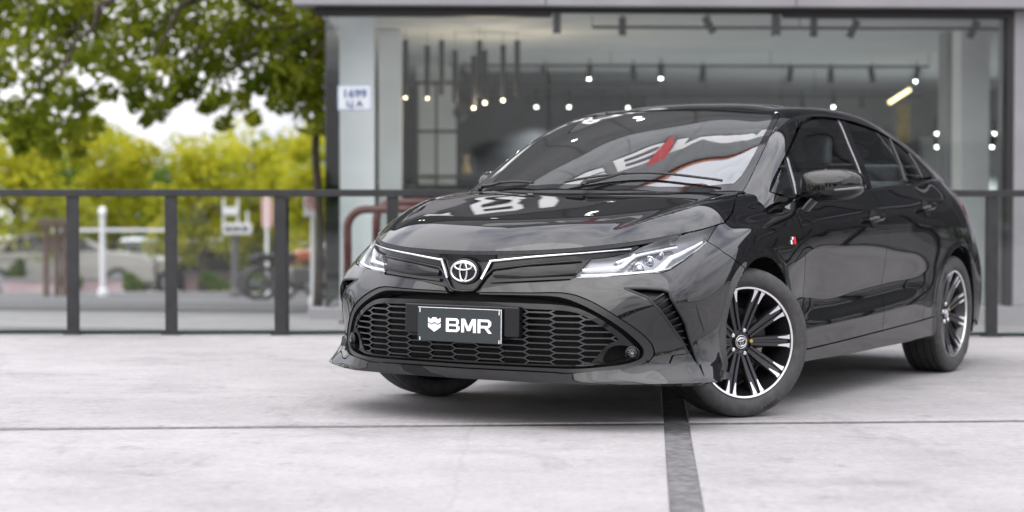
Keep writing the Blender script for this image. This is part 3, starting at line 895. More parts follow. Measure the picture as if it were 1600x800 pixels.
def fline(yz, n): return [frontpt(y, z)[0] for y, z in [tuple(p) for p in smoothline([(y, z, 0) for y, z in yz], n)][0:0]] if 0 else [frontpt(p.x, p.y)[0] for p in smoothline([(y, z, 0) for y, z in yz], n)]
for s in (1, -1):
    def m_(yz): return [(s*y, z) for y, z in yz]
    def pl(yz, n=30, smooth=False):
        pts = []
        q = [Vector((y, z, 0)) for y, z in yz]
        q = smoothline(q, n) if smooth else resample(q, .015)
        for p in q:
            w, nn = frontpt(s*p.x, p.y); pts.append(w)
        return pts
    mb = MB()
    strip(mb, pl([(.081,.592),(.1165,.664)]), .010, .007, -.004, prof='flat', step=.01)
    strip(mb, pl([(.1125,.664),(.285,.684),(.47,.7015),(.619,.719)]), .0125, .008, -.004, step=.012, wfun=lambda t: 1-.35*t)
    mb.build('chrome_trim', M['chrome'], ugp, True, angle=40)
    mb = MB()
    strip(mb, pl([(.0,.5425),(.047,.5455),(.062,.556),(.092,.600),(.128,.634),(.285,.655),(.47,.672)]), .013, .012, -.010, step=.01)
    mb.build('grille_moulding', M['gloss'], ugp, True, angle=45)
    mb = MB()
    strip(mb, pl([(.13,.612),(.285,.626),(.455,.640)]), .036, .010, -.012, prof='flat', step=.012, wfun=lambda t: .62+.6*min(1, t*2.5))
    mb.build('grille_bar', M['gloss'], ugp, True, angle=45)
    mb = MB()
    strip(mb, pl([(.12,.584),(.285,.596),(.44,.606)]), .012, .009, -.011, prof='flat', step=.012)
    mb.build('grille_bar', M['satin'], ugp, True, angle=45)
    # shut line seal under the bonnet edge
    mb = MB()
    strip(mb, [(p[0]-.006, s*p[1], H(p[0], p[1])[0]-.006) for p in EDGE_D[:300:10]], .016, .003, -.006, prof='flat', step=.02)
    mb.build('hood_seal', M['plastic'], car, False)

# emblem: boss and three chrome ovals
ex = frontpt(0, .622)[0].x
em = MB().lathe([(.0001, .004), (.058, .004), (.064, 0), (.066, -.02)], 40, axis='x', M=Matrix.Translation((ex, 0, .621)) @ Matrix.Diagonal((1, 1.06, .82, 1)))
emblem = em.build('emblem', M['gloss'], ugp, True, angle=40)
def oval(a, b, cz, rad, x):
    return [(x, a*math.cos(2*math.pi*k/40), .621+cz+b*math.sin(2*math.pi*k/40)) for k in range(40)]
mb = MB()
mb.tube(oval(.0585, .0405, 0, 0, ex+.006), .0046, 8, closed=True)
mb.tube(oval(.0165, .0385, 0, 0, ex+.008), .0042, 8, closed=True)
mb.tube(oval(.0405, .0145, .0205, 0, ex+.008), .0042, 8, closed=True)
mb.build('emblem_ovals', M['chrome'], emblem, True)

# honeycomb of the lower grille
bmx = bmesh.new()
def ribbon2(p, q, w):
    p, q = Vector(p), Vector(q); d = (q-p).normalized(); n = Vector((-d.y, d.x))*(w/2)
    k = max(1, int((q-p).length/.02))
    for i in range(k):
        a, b = p.lerp(q, i/k), p.lerp(q, (i+1)/k)
        vs = [bmx.verts.new((0, *c)) for c in (a-n, b-n, b+n, a+n)]
        bmx.faces.new(vs)
PX, RZ = .1120, .0245
for c in range(-1, 8):
    for r in range(-1, 12):
        yc, zc = c*PX, .246 + r*RZ + (RZ/2 if c % 2 else 0)
        w = .0042 + .0022*min(1, max(0, (zc-.27)/.2))
        hl, tip = .0445, .0675
        ribbon2((yc-hl, zc+RZ/2), (yc+hl, zc+RZ/2), w)
        ribbon2((yc+hl, zc+RZ/2), (yc+tip, zc), w); ribbon2((yc+hl, zc-RZ/2), (yc+tip, zc), w)
P4o = inset2(P4, -.006) if inside(inset2(P4, .006)[4], P4) else inset2(P4, .006)
P4o = [(max(-.001, a) if i not in (0, len(P4o)-1) else -.0001, b) for i, (a, b) in enumerate(P4o)]
cut(bmx, P4o, FRONT, 0, True); drop(bmx, P4o, FRONT, keep_inside=True)
cut(bmx, [(0, .1), (0, .6)], FRONT, 0, False)
bmesh.ops.delete(bmx, geom=[f for f in bmx.faces if f.calc_center_median().y < 0], context='FACES')
for v in bmx.verts:
    p, n = frontpt(v.co.y, v.co.z); v.co.x = p.x - .020
bmx.normal_update()
r = bmesh.ops.extrude_face_region(bmx, geom=bmx.faces[:])
bmesh.ops.translate(bmx, verts=[x for x in r['geom'] if isinstance(x, bmesh.types.BMVert)], vec=(-.026, 0, 0))
g = bmesh.ops.duplicate(bmx, geom=bmx.verts[:]+bmx.edges[:]+bmx.faces[:])['geom']
bmesh.ops.scale(bmx, vec=(1, -1, 1), verts=[x for x in g if isinstance(x, bmesh.types.BMVert)])
bmesh.ops.recalc_face_normals(bmx, faces=bmx.faces)
me = bpy.data.meshes.new('honeycomb'); bmx.to_mesh(me); bmx.free()
mesh_o = link('honeycomb_grille', me, M['hexbar'], bumper, False)
mesh_o['kind'] = 'stuff'
# blank centre plate carrier
mb = MB()
px0 = frontpt(0, .43)[0].x
mb.box((px0-.035, -.27, .364), (px0+.006, .27, .487))
mb.build('plate_carrier', M['gloss'], bumper, False, bevel=.006)
# number plate with the dealer's name
plate = MB().box((px0+.012, -.200, .336), (px0+.017, .200, .4755)).build('license_plate', M['platebl'], car, False, bevel=.0015)
ptx = px0 + .0185
def front_text(body, size, cy, cz, parent, mat, bold=0, sx=1, name='lettering', x=ptx, ex_=.0008, space=1.0):
    me = text_mesh(body, size, ex_, bold, sx, space); me.transform(Matrix.Translation((x, cy, cz)) @ TOFRONT)
    return link(name, me, mat, parent, False)
for ch, y0 in zip('BMR', (-.062, .011, .088)):
    block_letter(ch, .065, .055, lambda a, b, q: (ptx-.001+q*.002, y0+a, .377+b)).build('plate_lettering', M['white'], plate, False)
for sh in (SHIELD_A, SHIELD_B):
    mb = MB().prism([(a*.030, b*.030) for a, b in sh], lambda a, b, q: (ptx-.001+q*.002, -.118+a, .404+b))
    mb.build('plate_logo', M['white'], plate, False)
mb = MB()
mb.box((ptx-.001, -.197, .4715), (ptx+.0006, .197, .4735))
mb.box((ptx-.001, .1965, .338), (ptx+.0006, .1985, .4735))
mb.build('plate_border', M['white'], plate, False)
for sy in (-1, 1):
    for z0, z1 in ((.452, .470), (.338, .352)):
        MB().box((ptx-.001, sy*.188-.0015, z0), (ptx+.0008, sy*.188+.0015, z1)).build('plate_clip', M['white'], plate, False)

# fog lamps
for s in (1, -1):
    p, n = frontpt(s*.668, .309)
    c = p - Vector((.030, 0, 0))
    D = Vector((.86, s*.5, 0)).normalized()
    Mx = Matrix.Translation(c) @ D.to_track_quat('X', 'Z').to_matrix().to_4x4()
    fl = MB().lathe([(.026, -.05), (.0285, 0), (.0285, .012), (.0245, .014), (.0235, .004), (.0001, -.004)], 24, axis='x', M=Mx).build('fog_lamp', M['gloss'], bumper, True, angle=40)
    MB().lathe([(.0245, .010), (.019, .016), (.0001, .019)], 20, axis='x', M=Mx).build('fog_lens', M['lens'], fl, True)
    MB().box((-.02, -.006, -.002), (.004, .006, .002), M=Mx).build('fog_bulb', M['silver'], fl, False)
    # tray under the lamp
    q = [frontpt(s*y, z)[0] for y, z in ((.588, .272), (.645, .285), (.688, .297))]
    tr = MB(); tr.add([tuple(v) for v in q] + [(v.x-.05, v.y*.98, v.z+.006) for v in q], [(0, 1, 4, 3), (1, 2, 5, 4)]).build('fog_lamp_tray', M['gloss'], bumper, False)

# bumper corner vents: recessed floor, rim moulding, louvres
for s in (1, -1):
    panel('vent_floor', c_vent, M['satin'], parent=bumper, sides='L' if s > 0 else 'R', push=-.035, flange=0)
    vp = VENT if s > 0 else mirror_pts(VENT)
    mb = MB(); strip(mb, vp + [vp[0]], .012, .004, -.002, step=.012); mb.build('vent_rim', M['satin'], bumper, True, angle=50)
    def along(pts, t):
        P = np.array(pts); c = np.concatenate([[0], np.cumsum(np.linalg.norm(np.diff(P, axis=0), axis=1))]); return tuple(np.interp(t*c[-1], c, P[:, i]) for i in range(3))
    for k in range(11):
        t = .04 + .80*k/10
        a, b = along(vp[2:10], t), along(vp[:9:-1][1:], min(1, t*.93+.03))
        mb = MB(); strip(mb, [a, Vector(a).lerp(Vector(b), .5), b], .007, .012, -.024, prof='flat', step=.02); mb.build('vent_louvre', M['gloss'], bumper, False)

# headlights
for s in (1, -1):
    sd = 'L' if s > 0 else 'R'
    lens = panel('headlight', c_hl, M['lens'], sides=sd, push=.001, flange=0)[0]
    panel('headlight_housing', c_hl, M['lampgrey'], parent=lens, sides=sd, push=-.042, flange=-.041)
    def hp(pts): return pts if s > 0 else mirror_pts(pts)
    LA = [(.845,.478,.6165),(.80,.545,.620),(.745,.632,.627),(.697,.692,.634),(.668,.722,.641),(.645,.733,.658),(.612,.747,.691),(.585,.757,.712),(.535,.778,.727),(.448,.796,.745),(.39,.801,.757)]
    LB = [(.832,.478,.638),(.80,.522,.642),(.745,.588,.648),(.728,.604,.655),(.708,.618,.674),(.678,.636,.698)]
    mb = MB(); strip(mb, hp(LA), .0165, .007, -.012, step=.01, wfun=lambda t: .85+.75*math.exp(-((t-.52)/.16)**2)-.35*max(0, t-.75)*4); mb.build('light_guide', M['led'], lens, True, angle=40)
    mb = MB(); strip(mb, hp(LB), .0125, .007, -.012, step=.01, wfun=lambda t: .9+.5*t); mb.build('light_guide', M['led'], lens, True, angle=40)
    mb = MB(); strip(mb, hp([(.852,.462,.608),(.80,.548,.6105),(.735,.632,.6165),(.66,.708,.622),(.612,.746,.632),(.53,.776,.672),(.44,.795,.715),(.365,.803,.75)]), .007, .005, -.008, step=.01); mb.build('headlight_chrome_edge', M['chrome'], lens, True)
    for q in ((.668,.668,.668),(.700,.640,.690)) :
        pass
    for (qx, qy, qz, rr) in ((.688,.662,.657,.020),(.640,.690,.690,.017),(.595,.722,.722,.013)):
        p, n = onskin((qx, s*qy, qz)); c = p - n*.030
        D = Vector((.9, s*.42, 0)).normalized(); Mx = Matrix.Translation(c) @ D.to_track_quat('X', 'Z').to_matrix().to_4x4()
        MB().lathe([(rr*1.25, -.03), (rr*1.25, .002), (rr, .004), (rr*.95, .0), (rr*.6, .007), (.0001, .010)], 20, axis='x', M=Mx).build('projector_lamp', M['silver'], lens, True, angle=40)
    p, n = onskin((.64, s*.70, .705)); D = Vector((.9, s*.42, 0)).normalized()
    mb = MB(); strip(mb, hp([(.745,.588,.672),(.69,.645,.703),(.62,.70,.728),(.52,.76,.757)]), .020, .004, -.02, step=.015); mb.build('reflector_blade', M['silver'], lens, True, angle=40)
    mb = MB(); strip(mb, hp([(.700,.622,.655),(.692,.640,.672),(.682,.650,.690)]), .010, .005, -.018, step=.012); mb.build('amber_reflector', M['lampgrey'], lens, True)

# ---------------------------------------------------------------- wheels
def tread_material():
    m = noisy('tyre_tread', (.014, .014, .014), (.026, .025, .025), 30, .7)
    nt = m.node_tree; b = nt.nodes['Principled BSDF']
    tc = nt.nodes.new('ShaderNodeTexCoord'); sx = nt.nodes.new('ShaderNodeSeparateXYZ'); nt.links.new(tc.outputs['Object'], sx.inputs[0])
    at = nt.nodes.new('ShaderNodeMath'); at.operation = 'ARCTAN2'; nt.links.new(sx.outputs['Z'], at.inputs[0]); nt.links.new(sx.outputs['X'], at.inputs[1])
    ml = nt.nodes.new('ShaderNodeMath'); ml.operation = 'MULTIPLY_ADD'; ml.inputs[1].default_value = 68; nt.links.new(at.outputs[0], ml.inputs[0])
    yk = nt.nodes.new('ShaderNodeMath'); yk.operation = 'MULTIPLY'; yk.inputs[1].default_value = 70; nt.links.new(sx.outputs['Y'], yk.inputs[0]); nt.links.new(yk.outputs[0], ml.inputs[2])
    sn = nt.nodes.new('ShaderNodeMath'); sn.operation = 'SINE'; nt.links.new(ml.outputs[0], sn.inputs[0])
    gr = nt.nodes.new('ShaderNodeMath'); gr.operation = 'GREATER_THAN'; gr.inputs[1].default_value = .72; nt.links.new(sn.outputs[0], gr.inputs[0])
    bp = nt.nodes.new('ShaderNodeBump'); bp.inputs['Strength'].default_value = .9; bp.inputs['Distance'].default_value = .006; bp.invert = True
    nt.links.new(gr.outputs[0], bp.inputs['Height']); nt.links.new(bp.outputs[0], b.inputs['Normal'])
    return m
M['tread'] = tread_material()
TR, RR = .3185, .2385
tyre_prof = [(RR, .092), (RR+.004, .100), (.252, .1075), (.268, .1115), (.284, .1115), (.298, .1075), (.308, .100), (.3135, .0905), (.3155, .083)]
tread_prof = [(.3155, .083), (.316, .070)]
for y0, y1 in ((.066, .056), (.027, .017), (-.017, -.027), (-.056, -.066)):
    tread_prof += [(.3175, y0), (.3105, y0-.001), (.3105, y1+.001), (.3175, y1)]
tread_prof += [(.316, -.070), (.3155, -.083)]
back_prof = [(r_, -h_) for r_, h_ in reversed(tyre_prof)]
def yface(r): return float(np.interp(r, [.03, .07, .12, .18, .235], [.052, .056, .062, .074, .090]))
def make_wheel():
    rim = MB()
    rim.lathe([(RR, -.10), (RR-.012, -.094), (.205, -.06), (.205, .02), (.215, .06), (.224, .085), (.2265, .0925)], 72)
    rim.lathe([(.0001, yface(.03)-.012), (.062, yface(.06)-.012), (.066, yface(.06)-.03), (.05, -.02)], 40)
    w = rim.build('wheel', M['wheelblack'], None, True, angle=35)
    MB().lathe([(.2265, .0925), (.2275, .0965), (.2355, .0985), (.2385, .0955), (RR, .09)], 96).build('machined_rim_edge', M['machined'], w, True, angle=50)
    t = MB(); t.lathe(tyre_prof, 96, mi=0); t.lathe(tread_prof, 96, mi=1); t.lathe(back_prof, 96, mi=0)
    to = t.build('tyre', [M['rubber'], M['tread']], w, True, angle=40)
    for a0 in (75, 255):
        me = text_mesh('PIRELLI', .022, .0006, .0006, 1.15)
        for v in me.vertices:
            x, y, z = v.co
            an = R_(a0) - x/.288; rr = .288 + y
            v.co = (rr*math.cos(an), .1118+z - abs(y)*.12, rr*math.sin(an))
        link('tyre_lettering', me, M['letter'], to, False)
    for k in range(10):
        a = 2*math.pi*(k+.25)/10
        def pos(r, c, dy): return (r*math.cos(a) - c*math.sin(a), yface(r)+dy, r*math.sin(a) + c*math.cos(a))
        v, f = [], []
        rs = [.050, .075, .10, .13, .16, .19, .215, .229]
        for r in rs:
            wd = float(np.interp(r, [.05, .10, .19, .229], [.0370, .0440, .0530, .0630]))
            sec = [(-.5, -.034), (-.5, -.006), (-.42, 0), (-.16, 0), (-.10, -.009), (.10, -.009), (.16, 0), (.42, 0), (.5, -.006), (.5, -.034)]
            v += [pos(r, c*wd, d) for c, d in sec]
        n = 10
        for i in range(len(rs)-1):
            for j in range(n): f.append((i*n+j, i*n+(j+1) % n, (i+1)*n+(j+1) % n, (i+1)*n+j))
        sp = MB().add(v, f).build('spoke', M['wheelblack'], w, True, angle=30)
        tips = MB()
        for sg in (-1, 1):
            q = []
            for r, c0, c1 in ((.174, .0150, .0195), (.194, .0120, .0215), (.212, .0100, .0240), (.2225, .0088, .0285), (.2285, .0080, .0340)):
                q.append((pos(r, sg*c0, .0022), pos(r, sg*c1, .0022), pos(r, sg*c0, -.006), pos(r, sg*c1, -.006)))
            vv = [p for row in q for p in row]; ff = [(0, 1, 3, 2), (16, 18, 19, 17)]
            for i in range(4):
                b = i*4
                ff += [(b, b+4, b+5, b+1), (b+1, b+5, b+7, b+3), (b, b+2, b+6, b+4), (b+2, b+3, b+7, b+6)]
            tips.add(vv, ff)
        tips.build('machined_tip', M['machined'], w, False)
    for k in range(5):
        a = 2*math.pi*(k+.5)/5 + .12
        Mn = Matrix.Translation((.0505*math.cos(a), yface(.05)-.012, .0505*math.sin(a)))
        MB().lathe([(.0115, 0), (.0115, .012), (.0085, .017), (.0001, .018)], 6, M=Mn).build('lug_nut', M['amber'] if k == 2 else M['chrome'], w, False)
    cap = MB().lathe([(.031, 0), (.031, yface(.03)+.001), (.027, yface(.03)+.005), (.0001, yface(.03)+.006)], 32).build('centre_cap', M['wheelblack'], w, True, angle=40)
    yy = yface(.03)+.0065
    mb = MB()
    for A, Bq, cz in ((.0225, .0185, 0), (.0065, .0165, 0), (.0155, .006, .0085)):
        mb.tube([(A*math.cos(2*math.pi*k/28), yy, cz+Bq*math.sin(2*math.pi*k/28)) for k in range(28)], .0019, 6, closed=True)
    mb.tube([(.0275*math.cos(2*math.pi*k/28), yy-.002, .0275*math.sin(2*math.pi*k/28)) for k in range(28)], .0018, 6, closed=True)
    mb.build('cap_emblem', M['chrome'], cap, True)
    MB().lathe([(.06, -.02), (.145, -.02), (.145, .004), (.06, .004)], 48, closed=True).build('brake_disc', M['disc'], w, True, angle=30)
    MB().box((-.155, -.06, -.05), (-.085, .02, .06)).build('brake_caliper', M['satin'], w, False, bevel=.01)
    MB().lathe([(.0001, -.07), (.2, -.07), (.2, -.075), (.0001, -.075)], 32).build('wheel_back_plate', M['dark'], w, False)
    return w
w0 = make_wheel()
STEER = -33.0
spots = [(0, .765, STEER, 9), (-2.70, .772, 0, 31), (0, -.765, STEER, 60), (-2.70, -.772, 0, 13)]
for i, (x, y, st, roll_) in enumerate(spots):
    w = w0 if i == 0 else copy_tree(w0)
    w.parent = car
    side = 1 if y > 0 else -1
    w.matrix_basis = Matrix.Translation((x, y, TR)) @ Matrix.Rotation(R_(st) + (0 if side > 0 else math.pi), 4, 'Z') @ Matrix.Rotation(R_(roll_), 4, 'Y')
# arch liners
for ax_, az_, ar_ in ARCH:
    for s in (1, -1):
        v, f = [], []
        for i in range(25):
            a = R_(-18 + 216*i/24)
            for y_ in (.868, .83, .50): v.append((ax_ + (ar_+.004+(.02 if y_ < .85 else 0))*math.cos(a), s*y_, az_ + (ar_+.004+(.02 if y_ < .85 else 0))*math.sin(a)))
        for i in range(24):
            for j in range(2): f.append((i*3+j, i*3+j+1, i*3+j+4, i*3+j+3))
        v2 = [(ax_ + (ar_+.02)*math.cos(R_(-18+216*i/24)), s*.50, az_ + (ar_+.02)*math.sin(R_(-18+216*i/24))) for i in range(25)]
        b = MB().add(v, f); b.add(v2, [tuple(range(25))])
        b.build('arch_liner', M['plastic'], car, True, angle=40)
# floor pan
fp = MB()
fp.box((-3.3, -.48, .185), (.62, .48, .25)); fp.box((-2.28, -.80, .20), (-.42, .80, .26)); fp.box((-3.45, -.70, .24), (-3.08, .70, .30))
fp.build('floor_pan', M['dark'], car, False)
MB().tube([(.3, -.12, .17), (-1.0, -.1, .165), (-2.4, .25, .175)], .03, 10).build('exhaust_pipe', M['disc'], car, True)

# ---------------------------------------------------------------- cowl, wipers, mirrors, handles, badges
mb = MB()
cw = [(.11,-.03),(.09,.2),(.03,.4),(-.07,.565),(-.20,.685)]
cowl = [Vector((p.x, p.y, 0)) for p in smoothline([(a, b, 0) for a, b in cw], 24)]
vv, ff = [], []
for s in (1, -1):
    o = len(vv)
    for p in cowl:
        h = B_GH.ray_cast(Vector((p.x-.09, max(0, p.y-.01), 3)), Vector((0, 0, -1)))[0]
        z0 = H(p.x+.02, p.y)[0] - .018
        vv += [(p.x+.05, s*p.y, z0-.004), (p.x-.09, s*max(0, p.y-.01), (h.z if h else z0)-.012)]
    for i in range(len(cowl)-1): ff.append((o+2*i, o+2*i+1, o+2*i+3, o+2*i+2))
mb.add(vv, ff).build('cowl_panel', M['plastic'], car, True)
def glass_pt(x, y, off):
    h = B_GH.ray_cast(Vector((x, abs(y), 3)), Vector((0, 0, -1)))
    n = h[1] if h[1].z > 0 else -h[1]
    p = h[0] + n*off; p.y *= (1 if y >= 0 else -1)
    return p
for (a, b, piv) in (((.060, -.03), (-.205, .61), (.070, .08)), ((-.085, -.53), (.045, -.20), (-.06, -.53))):
    bl = [glass_pt(a[0]+(b[0]-a[0])*t, a[1]+(b[1]-a[1])*t, .014) for t in np.linspace(0, 1, 14)]
    bl = [p + Vector((0, 0, .004)) for p in bl]
    wp = MB(); wp.tube(bl, .0065, 6)
    mid = bl[5]
    pv = glass_pt(piv[0], piv[1], .012)
    wp.tube([pv + Vector((.02, 0, -.004)), pv + Vector((0, 0, .012)), pv.lerp(mid, .5) + Vector((0, 0, .004)), mid + Vector((0, 0, .004))], [.012, .011, .007, .005], 6)
    wp.build('wiper', M['satin'], car, True, angle=40)
# interior mirror, camera housing and small tag at the top of the windscreen
cp = glass_pt(-.80, 0, -.05)
MB().box((-.10, -.10, -.03), (.09, .10, .02), M=Matrix.Translation(cp) @ Matrix.Rotation(R_(18), 4, 'Y')).build('camera_housing', M['int'], windshield, False, bevel=.012)
MB().box((-.01, -.125, -.035), (.012, .125, .035), M=Matrix.Translation(glass_pt(-.72, 0, -.11))).build('rear_view_mirror', M['int'], windshield, False, bevel=.008)
pv = [glass_pt(x, y, -.006) for x, y in ((-.905,.395),(-.915,.475),(-.90,.478),(-.89,.398))]
MB().add(pv, [(0, 1, 2, 3)]).build('toll_tag', M['white'], windshield, False)

def superblob(cx, cy, cz, ax, ay, az, e1=.55, e2=.6, nu=28, nv=18, fn=None):
    def sp(c, e): return math.copysign(abs(c)**e, c)
    v, f = [], []
    for i in range(nv+1):
        ph = -math.pi/2 + math.pi*i/nv
        for j in range(nu):
            th = 2*math.pi*j/nu
            p = Vector((ax*sp(math.cos(ph), e1)*sp(math.cos(th), e2), ay*sp(math.cos(ph), e1)*sp(math.sin(th), e2), az*sp(math.sin(ph), e1)))
            if fn: p = fn(p)
            v.append((cx+p.x, cy+p.y, cz+p.z))
    for i in range(nv):
        for j in range(nu): f.append((i*nu+j, i*nu+(j+1) % nu, (i+1)*nu+(j+1) % nu, (i+1)*nu+j))
    return v, f
for s in (1, -1):
    def shape(p):
        t = p.y/.139                                   # -1 inboard .. 1 outboard
        p = p.copy()
        p.z *= 1 - .20*max(0, t)**2 - .06*max(0, -t)**2
        p.z += .004*t if p.z > 0 else .010*t
        p.x -= .045*max(0, .5+.5*t)**1.5
        if p.x < -.03: p.x = -.03 + (p.x+.03)*.55
        p.y *= s
        return p
    if s < 0:                                          # the far mirror is folded back
        _sh = shape
        def shape(p):
            q = _sh(p); c_, s_ = math.cos(R_(62)), math.sin(R_(62))
            x, y = q.x, q.y + .11
            return Vector((x*c_ + y*s_, -x*s_ + y*c_ - .02, q.z))
    cx_, cy_, cz_ = (-.615, s*.960, .992) if s > 0 else (-.66, -.80, .98)
    v, f = superblob(cx_, cy_, cz_, .085, .139, .074, .55, .62, 40, 26, shape)
    mb = MB()
    up_f = [q for q in f if sum(v[i][2] for i in q)/4 > cz_ - .024]
    lo_f = [q for q in f if sum(v[i][2] for i in q)/4 <= cz_ - .024]
    mir = mb.add(v, up_f).build('door_mirror', M['paint'], car, True)
    MB().add([(a, b, c) for a, b, c in v], lo_f).build('mirror_base', M['gloss'], mir, True)
    gl = MB()
    if s > 0: gl.add([(cx_-.112+.012*abs(math.cos(t))*0 - .02*(.5+.5*math.cos(t)), cy_+s*.104*math.copysign(abs(math.cos(t))**.5, math.cos(t)), cz_+.047*math.copysign(abs(math.sin(t))**.5, math.sin(t))) for t in np.linspace(0, 2*math.pi, 33)[:-1]], [tuple(range(32))])
    if s > 0: gl.build('mirror_glass', M['chrome'], mir, False)
    st = MB()
    rings = []
    for (x, y, z, a, b) in ((-.575, .845, .872, .050, .022), (-.58, .868, .90, .048, .022), (-.595, .888, .93, .045, .024), (-.605, .905, .955, .050, .03)):
        rings.append([(x + a*math.cos(2*math.pi*k/14), s*(y + b*math.sin(2*math.pi*k/14)), z) for k in range(14)])
    vv = [p for r in rings for p in r]; ff = [(i*14+k, i*14+(k+1) % 14, (i+1)*14+(k+1) % 14, (i+1)*14+k) for i in range(3) for k in range(14)]
    st.add(vv, ff).build('mirror_stalk', M['gloss'], mir, True)
    sg = MB(); pts = []
    for t in np.linspace(.25, .98, 9):
        p = shape(Vector((.085*math.sqrt(max(0, 1-t*t))**.62 if t < .97 else .02, .139*t, -.026))); pts.append((cx_+p.x+.002, cy_+p.y+s*.001, cz_+p.z))
    sg.tube(pts, [.0045+.003*i/8 for i in range(9)], 6).build('turn_signal', M['clearlens'], mir, True)
    # handles
    for (hx, hz, par) in ((-1.365, .838, fdoors), (-2.175, .893, rdoors)):
        p, n = onskin((hx, s*.885, hz))
        dr = par[0] if s > 0 else par[1]
        h = MB(); pts = []
        for t in np.linspace(-1, 1, 13):
            q, m = onskin((hx + .098*t, s*.885, hz - .012*t))
            pts.append(q + m*(.036 - .016*t**4 - .006*t*t))
        h.tube(pts, [.014+.005*(1-abs(t)) for t in np.linspace(-1, 1, 13)], 10)
        hd = h.build('door_handle', M['gloss'], dr, True)
        for t in (-.85, .85):
            q, m = onskin((hx + .1*t, s*.885, hz - .012*t)); hb = MB(); hb.tube([q - m*.004, q + m*.024], [.014, .012], 10); hb.build('handle_mount', M['gloss'], hd, True)
        q, m = onskin((hx-.005, s*.885, hz))
        t1 = Vector((1, 0, -.12)); t1 = (t1 - m*t1.dot(m)).normalized(); t2 = m.cross(t1)
        cup = MB(); nseg = 24
        cup.add([tuple(q + m*.0015 + t1*.062*math.cos(2*math.pi*k/nseg) + t2*.044*math.sin(2*math.pi*k/nseg)) for k in range(nseg)], [tuple(range(nseg))])
        cup.build('handle_cup', M['dark'], dr, False)
    # small wing badge
    q, m = onskin((-.345, s*.887, .745)); t1 = Vector((-1, 0, .0)); t1 = (t1 - m*t1.dot(m)).normalized(); t2 = Vector((0, 0, 1)); t2 = (t2 - m*t2.dot(m)).normalized()
    bd = MB()
    def bq(a0, a1, b0, b1, lift): return [tuple(q + m*lift + t1*a + t2*b) for a, b in ((a0, b0), (a1, b0), (a1, b1), (a0, b1))]
    def bbox_(mb, a0, a1, b0, b1, lo, hi):
        mb.add(bq(a0, a1, b0, b1, lo) + bq(a0, a1, b0, b1, hi), [(0,3,2,1),(4,5,6,7),(0,1,5,4),(1,2,6,5),(2,3,7,6),(3,0,4,7)])
    bbox_(bd, -.030, .030, -.017, .017, .000, .003); badge = bd.build('wing_badge', M['satin'], car, False)
    b2 = MB(); bbox_(b2, .004, .029, -.016, .016, .003, .0045); b2.build('badge_red_field', M['badgered'], badge, False)
    b3 = MB(); bbox_(b3, -.029, -.014, -.016, .002, .003, .0045); bbox_(b3, -.012, .002, .004, .016, .003, .0045); b3.build('badge_white_field', M['white'], badge, False)

# ---------------------------------------------------------------- cabin
def cushion(name, lo, hi, parent, mat, bev=.05, Mx=None):
    return MB().box(lo, hi, M=Mx).build(name, mat, parent, True, bevel=bev, seg=3, angle=50)
for s in (1, -1):
    seat = cushion('front_seat', (-1.62, s*.36-.25, .38), (-1.05, s*.36+.25, .58), car, M['seat'])
    Mx = Matrix.Translation((-1.58, s*.36, .50)) @ Matrix.Rotation(R_(-20), 4, 'Y')
    cushion('seat_back', (-.07, -.24, 0), (.07, .24, .60), seat, M['seat'], .05, Mx)
    Mx2 = Matrix.Translation((-1.815, s*.36, 1.10)) @ Matrix.Rotation(R_(-12), 4, 'Y')
    cushion('head_rest', (-.045, -.125, 0), (.045, .125, .17), seat, M['seat'], .035, Mx2)
rs_ = cushion('rear_seat', (-2.65, -.62, .38), (-2.2, .62, .56), car, M['seat'])
cushion('rear_seat_back', (-.07, -.62, 0), (.07, .62, .58), rs_, M['seat'], .05, Matrix.Translation((-2.62, 0, .50)) @ Matrix.Rotation(R_(-24), 4, 'Y'))
for yq in (-.38, .38): cushion('rear_head_rest', (-.04, -.11, 0), (.04, .11, .13), rs_, M['seat'], .03, Matrix.Translation((-2.87, yq, 1.01)) @ Matrix.Rotation(R_(-18), 4, 'Y'))
dv, df = [], []
for i, (x, z) in enumerate(((-.16, .93), (-.45, .955), (-.62, .94), (-.70, .88), (-.66, .60), (-.60, .45))):
    for y in np.linspace(-.70, .70, 9): dv.append((x + .03*abs(y), y, z - .02*(y/.7)**2))
for i in range(5):
    for j in range(8): df.append((i*9+j, i*9+j+1, (i+1)*9+j+1, (i+1)*9+j))
MB().add(dv, df).build('dashboard', M['int'], car, True)
MB().box((-.66, -.11, .90), (-.63, .13, 1.04)).build('centre_screen', M['gloss'], car, False, bevel=.006)
sw = MB(); Ms = Matrix.Translation((-.86, .36, .90)) @ Matrix.Rotation(R_(65), 4, 'Y')
sw.tube([Ms @ Vector((.185*math.cos(2*math.pi*k/32), .185*math.sin(2*math.pi*k/32), 0)) for k in range(32)], .016, 8, closed=True)
for a in (0, 120, 240): sw.tube([Ms @ Vector((0, 0, -.03)), Ms @ Vector((.18*math.cos(R_(a+180)), .18*math.sin(R_(a+180)), 0))], [.04, .018], 8)
sw.build('steering_wheel', M['int'], car, True)
MB().box((-2.9, -.72, .26), (-.45, .72, .34)).build('cabin_floor', M['int'], car, False)
for s in (1, -1):
    MB().box((-2.6, s*.765-.02, .34), (-.45, s*.765+.02, .90)).build('door_lining', M['int'], car, False)
MB().box((-3.15, -.62, .96), (-2.85, .62, 1.0)).build('parcel_shelf', M['int'], car, False)
hl_v = [(x, y, GHz) for x, y, GHz in []]
hd = grid_bm(GH[(GH[:, -1, 0] < -1.0) & (GH[:, -1, 0] > -2.42)][:, 40:])
hd.faces.ensure_lookup_table()
for f in hd.faces: f.normal_update()
if hd.faces[0].normal.z < 0: bmesh.ops.reverse_faces(hd, faces=hd.faces)
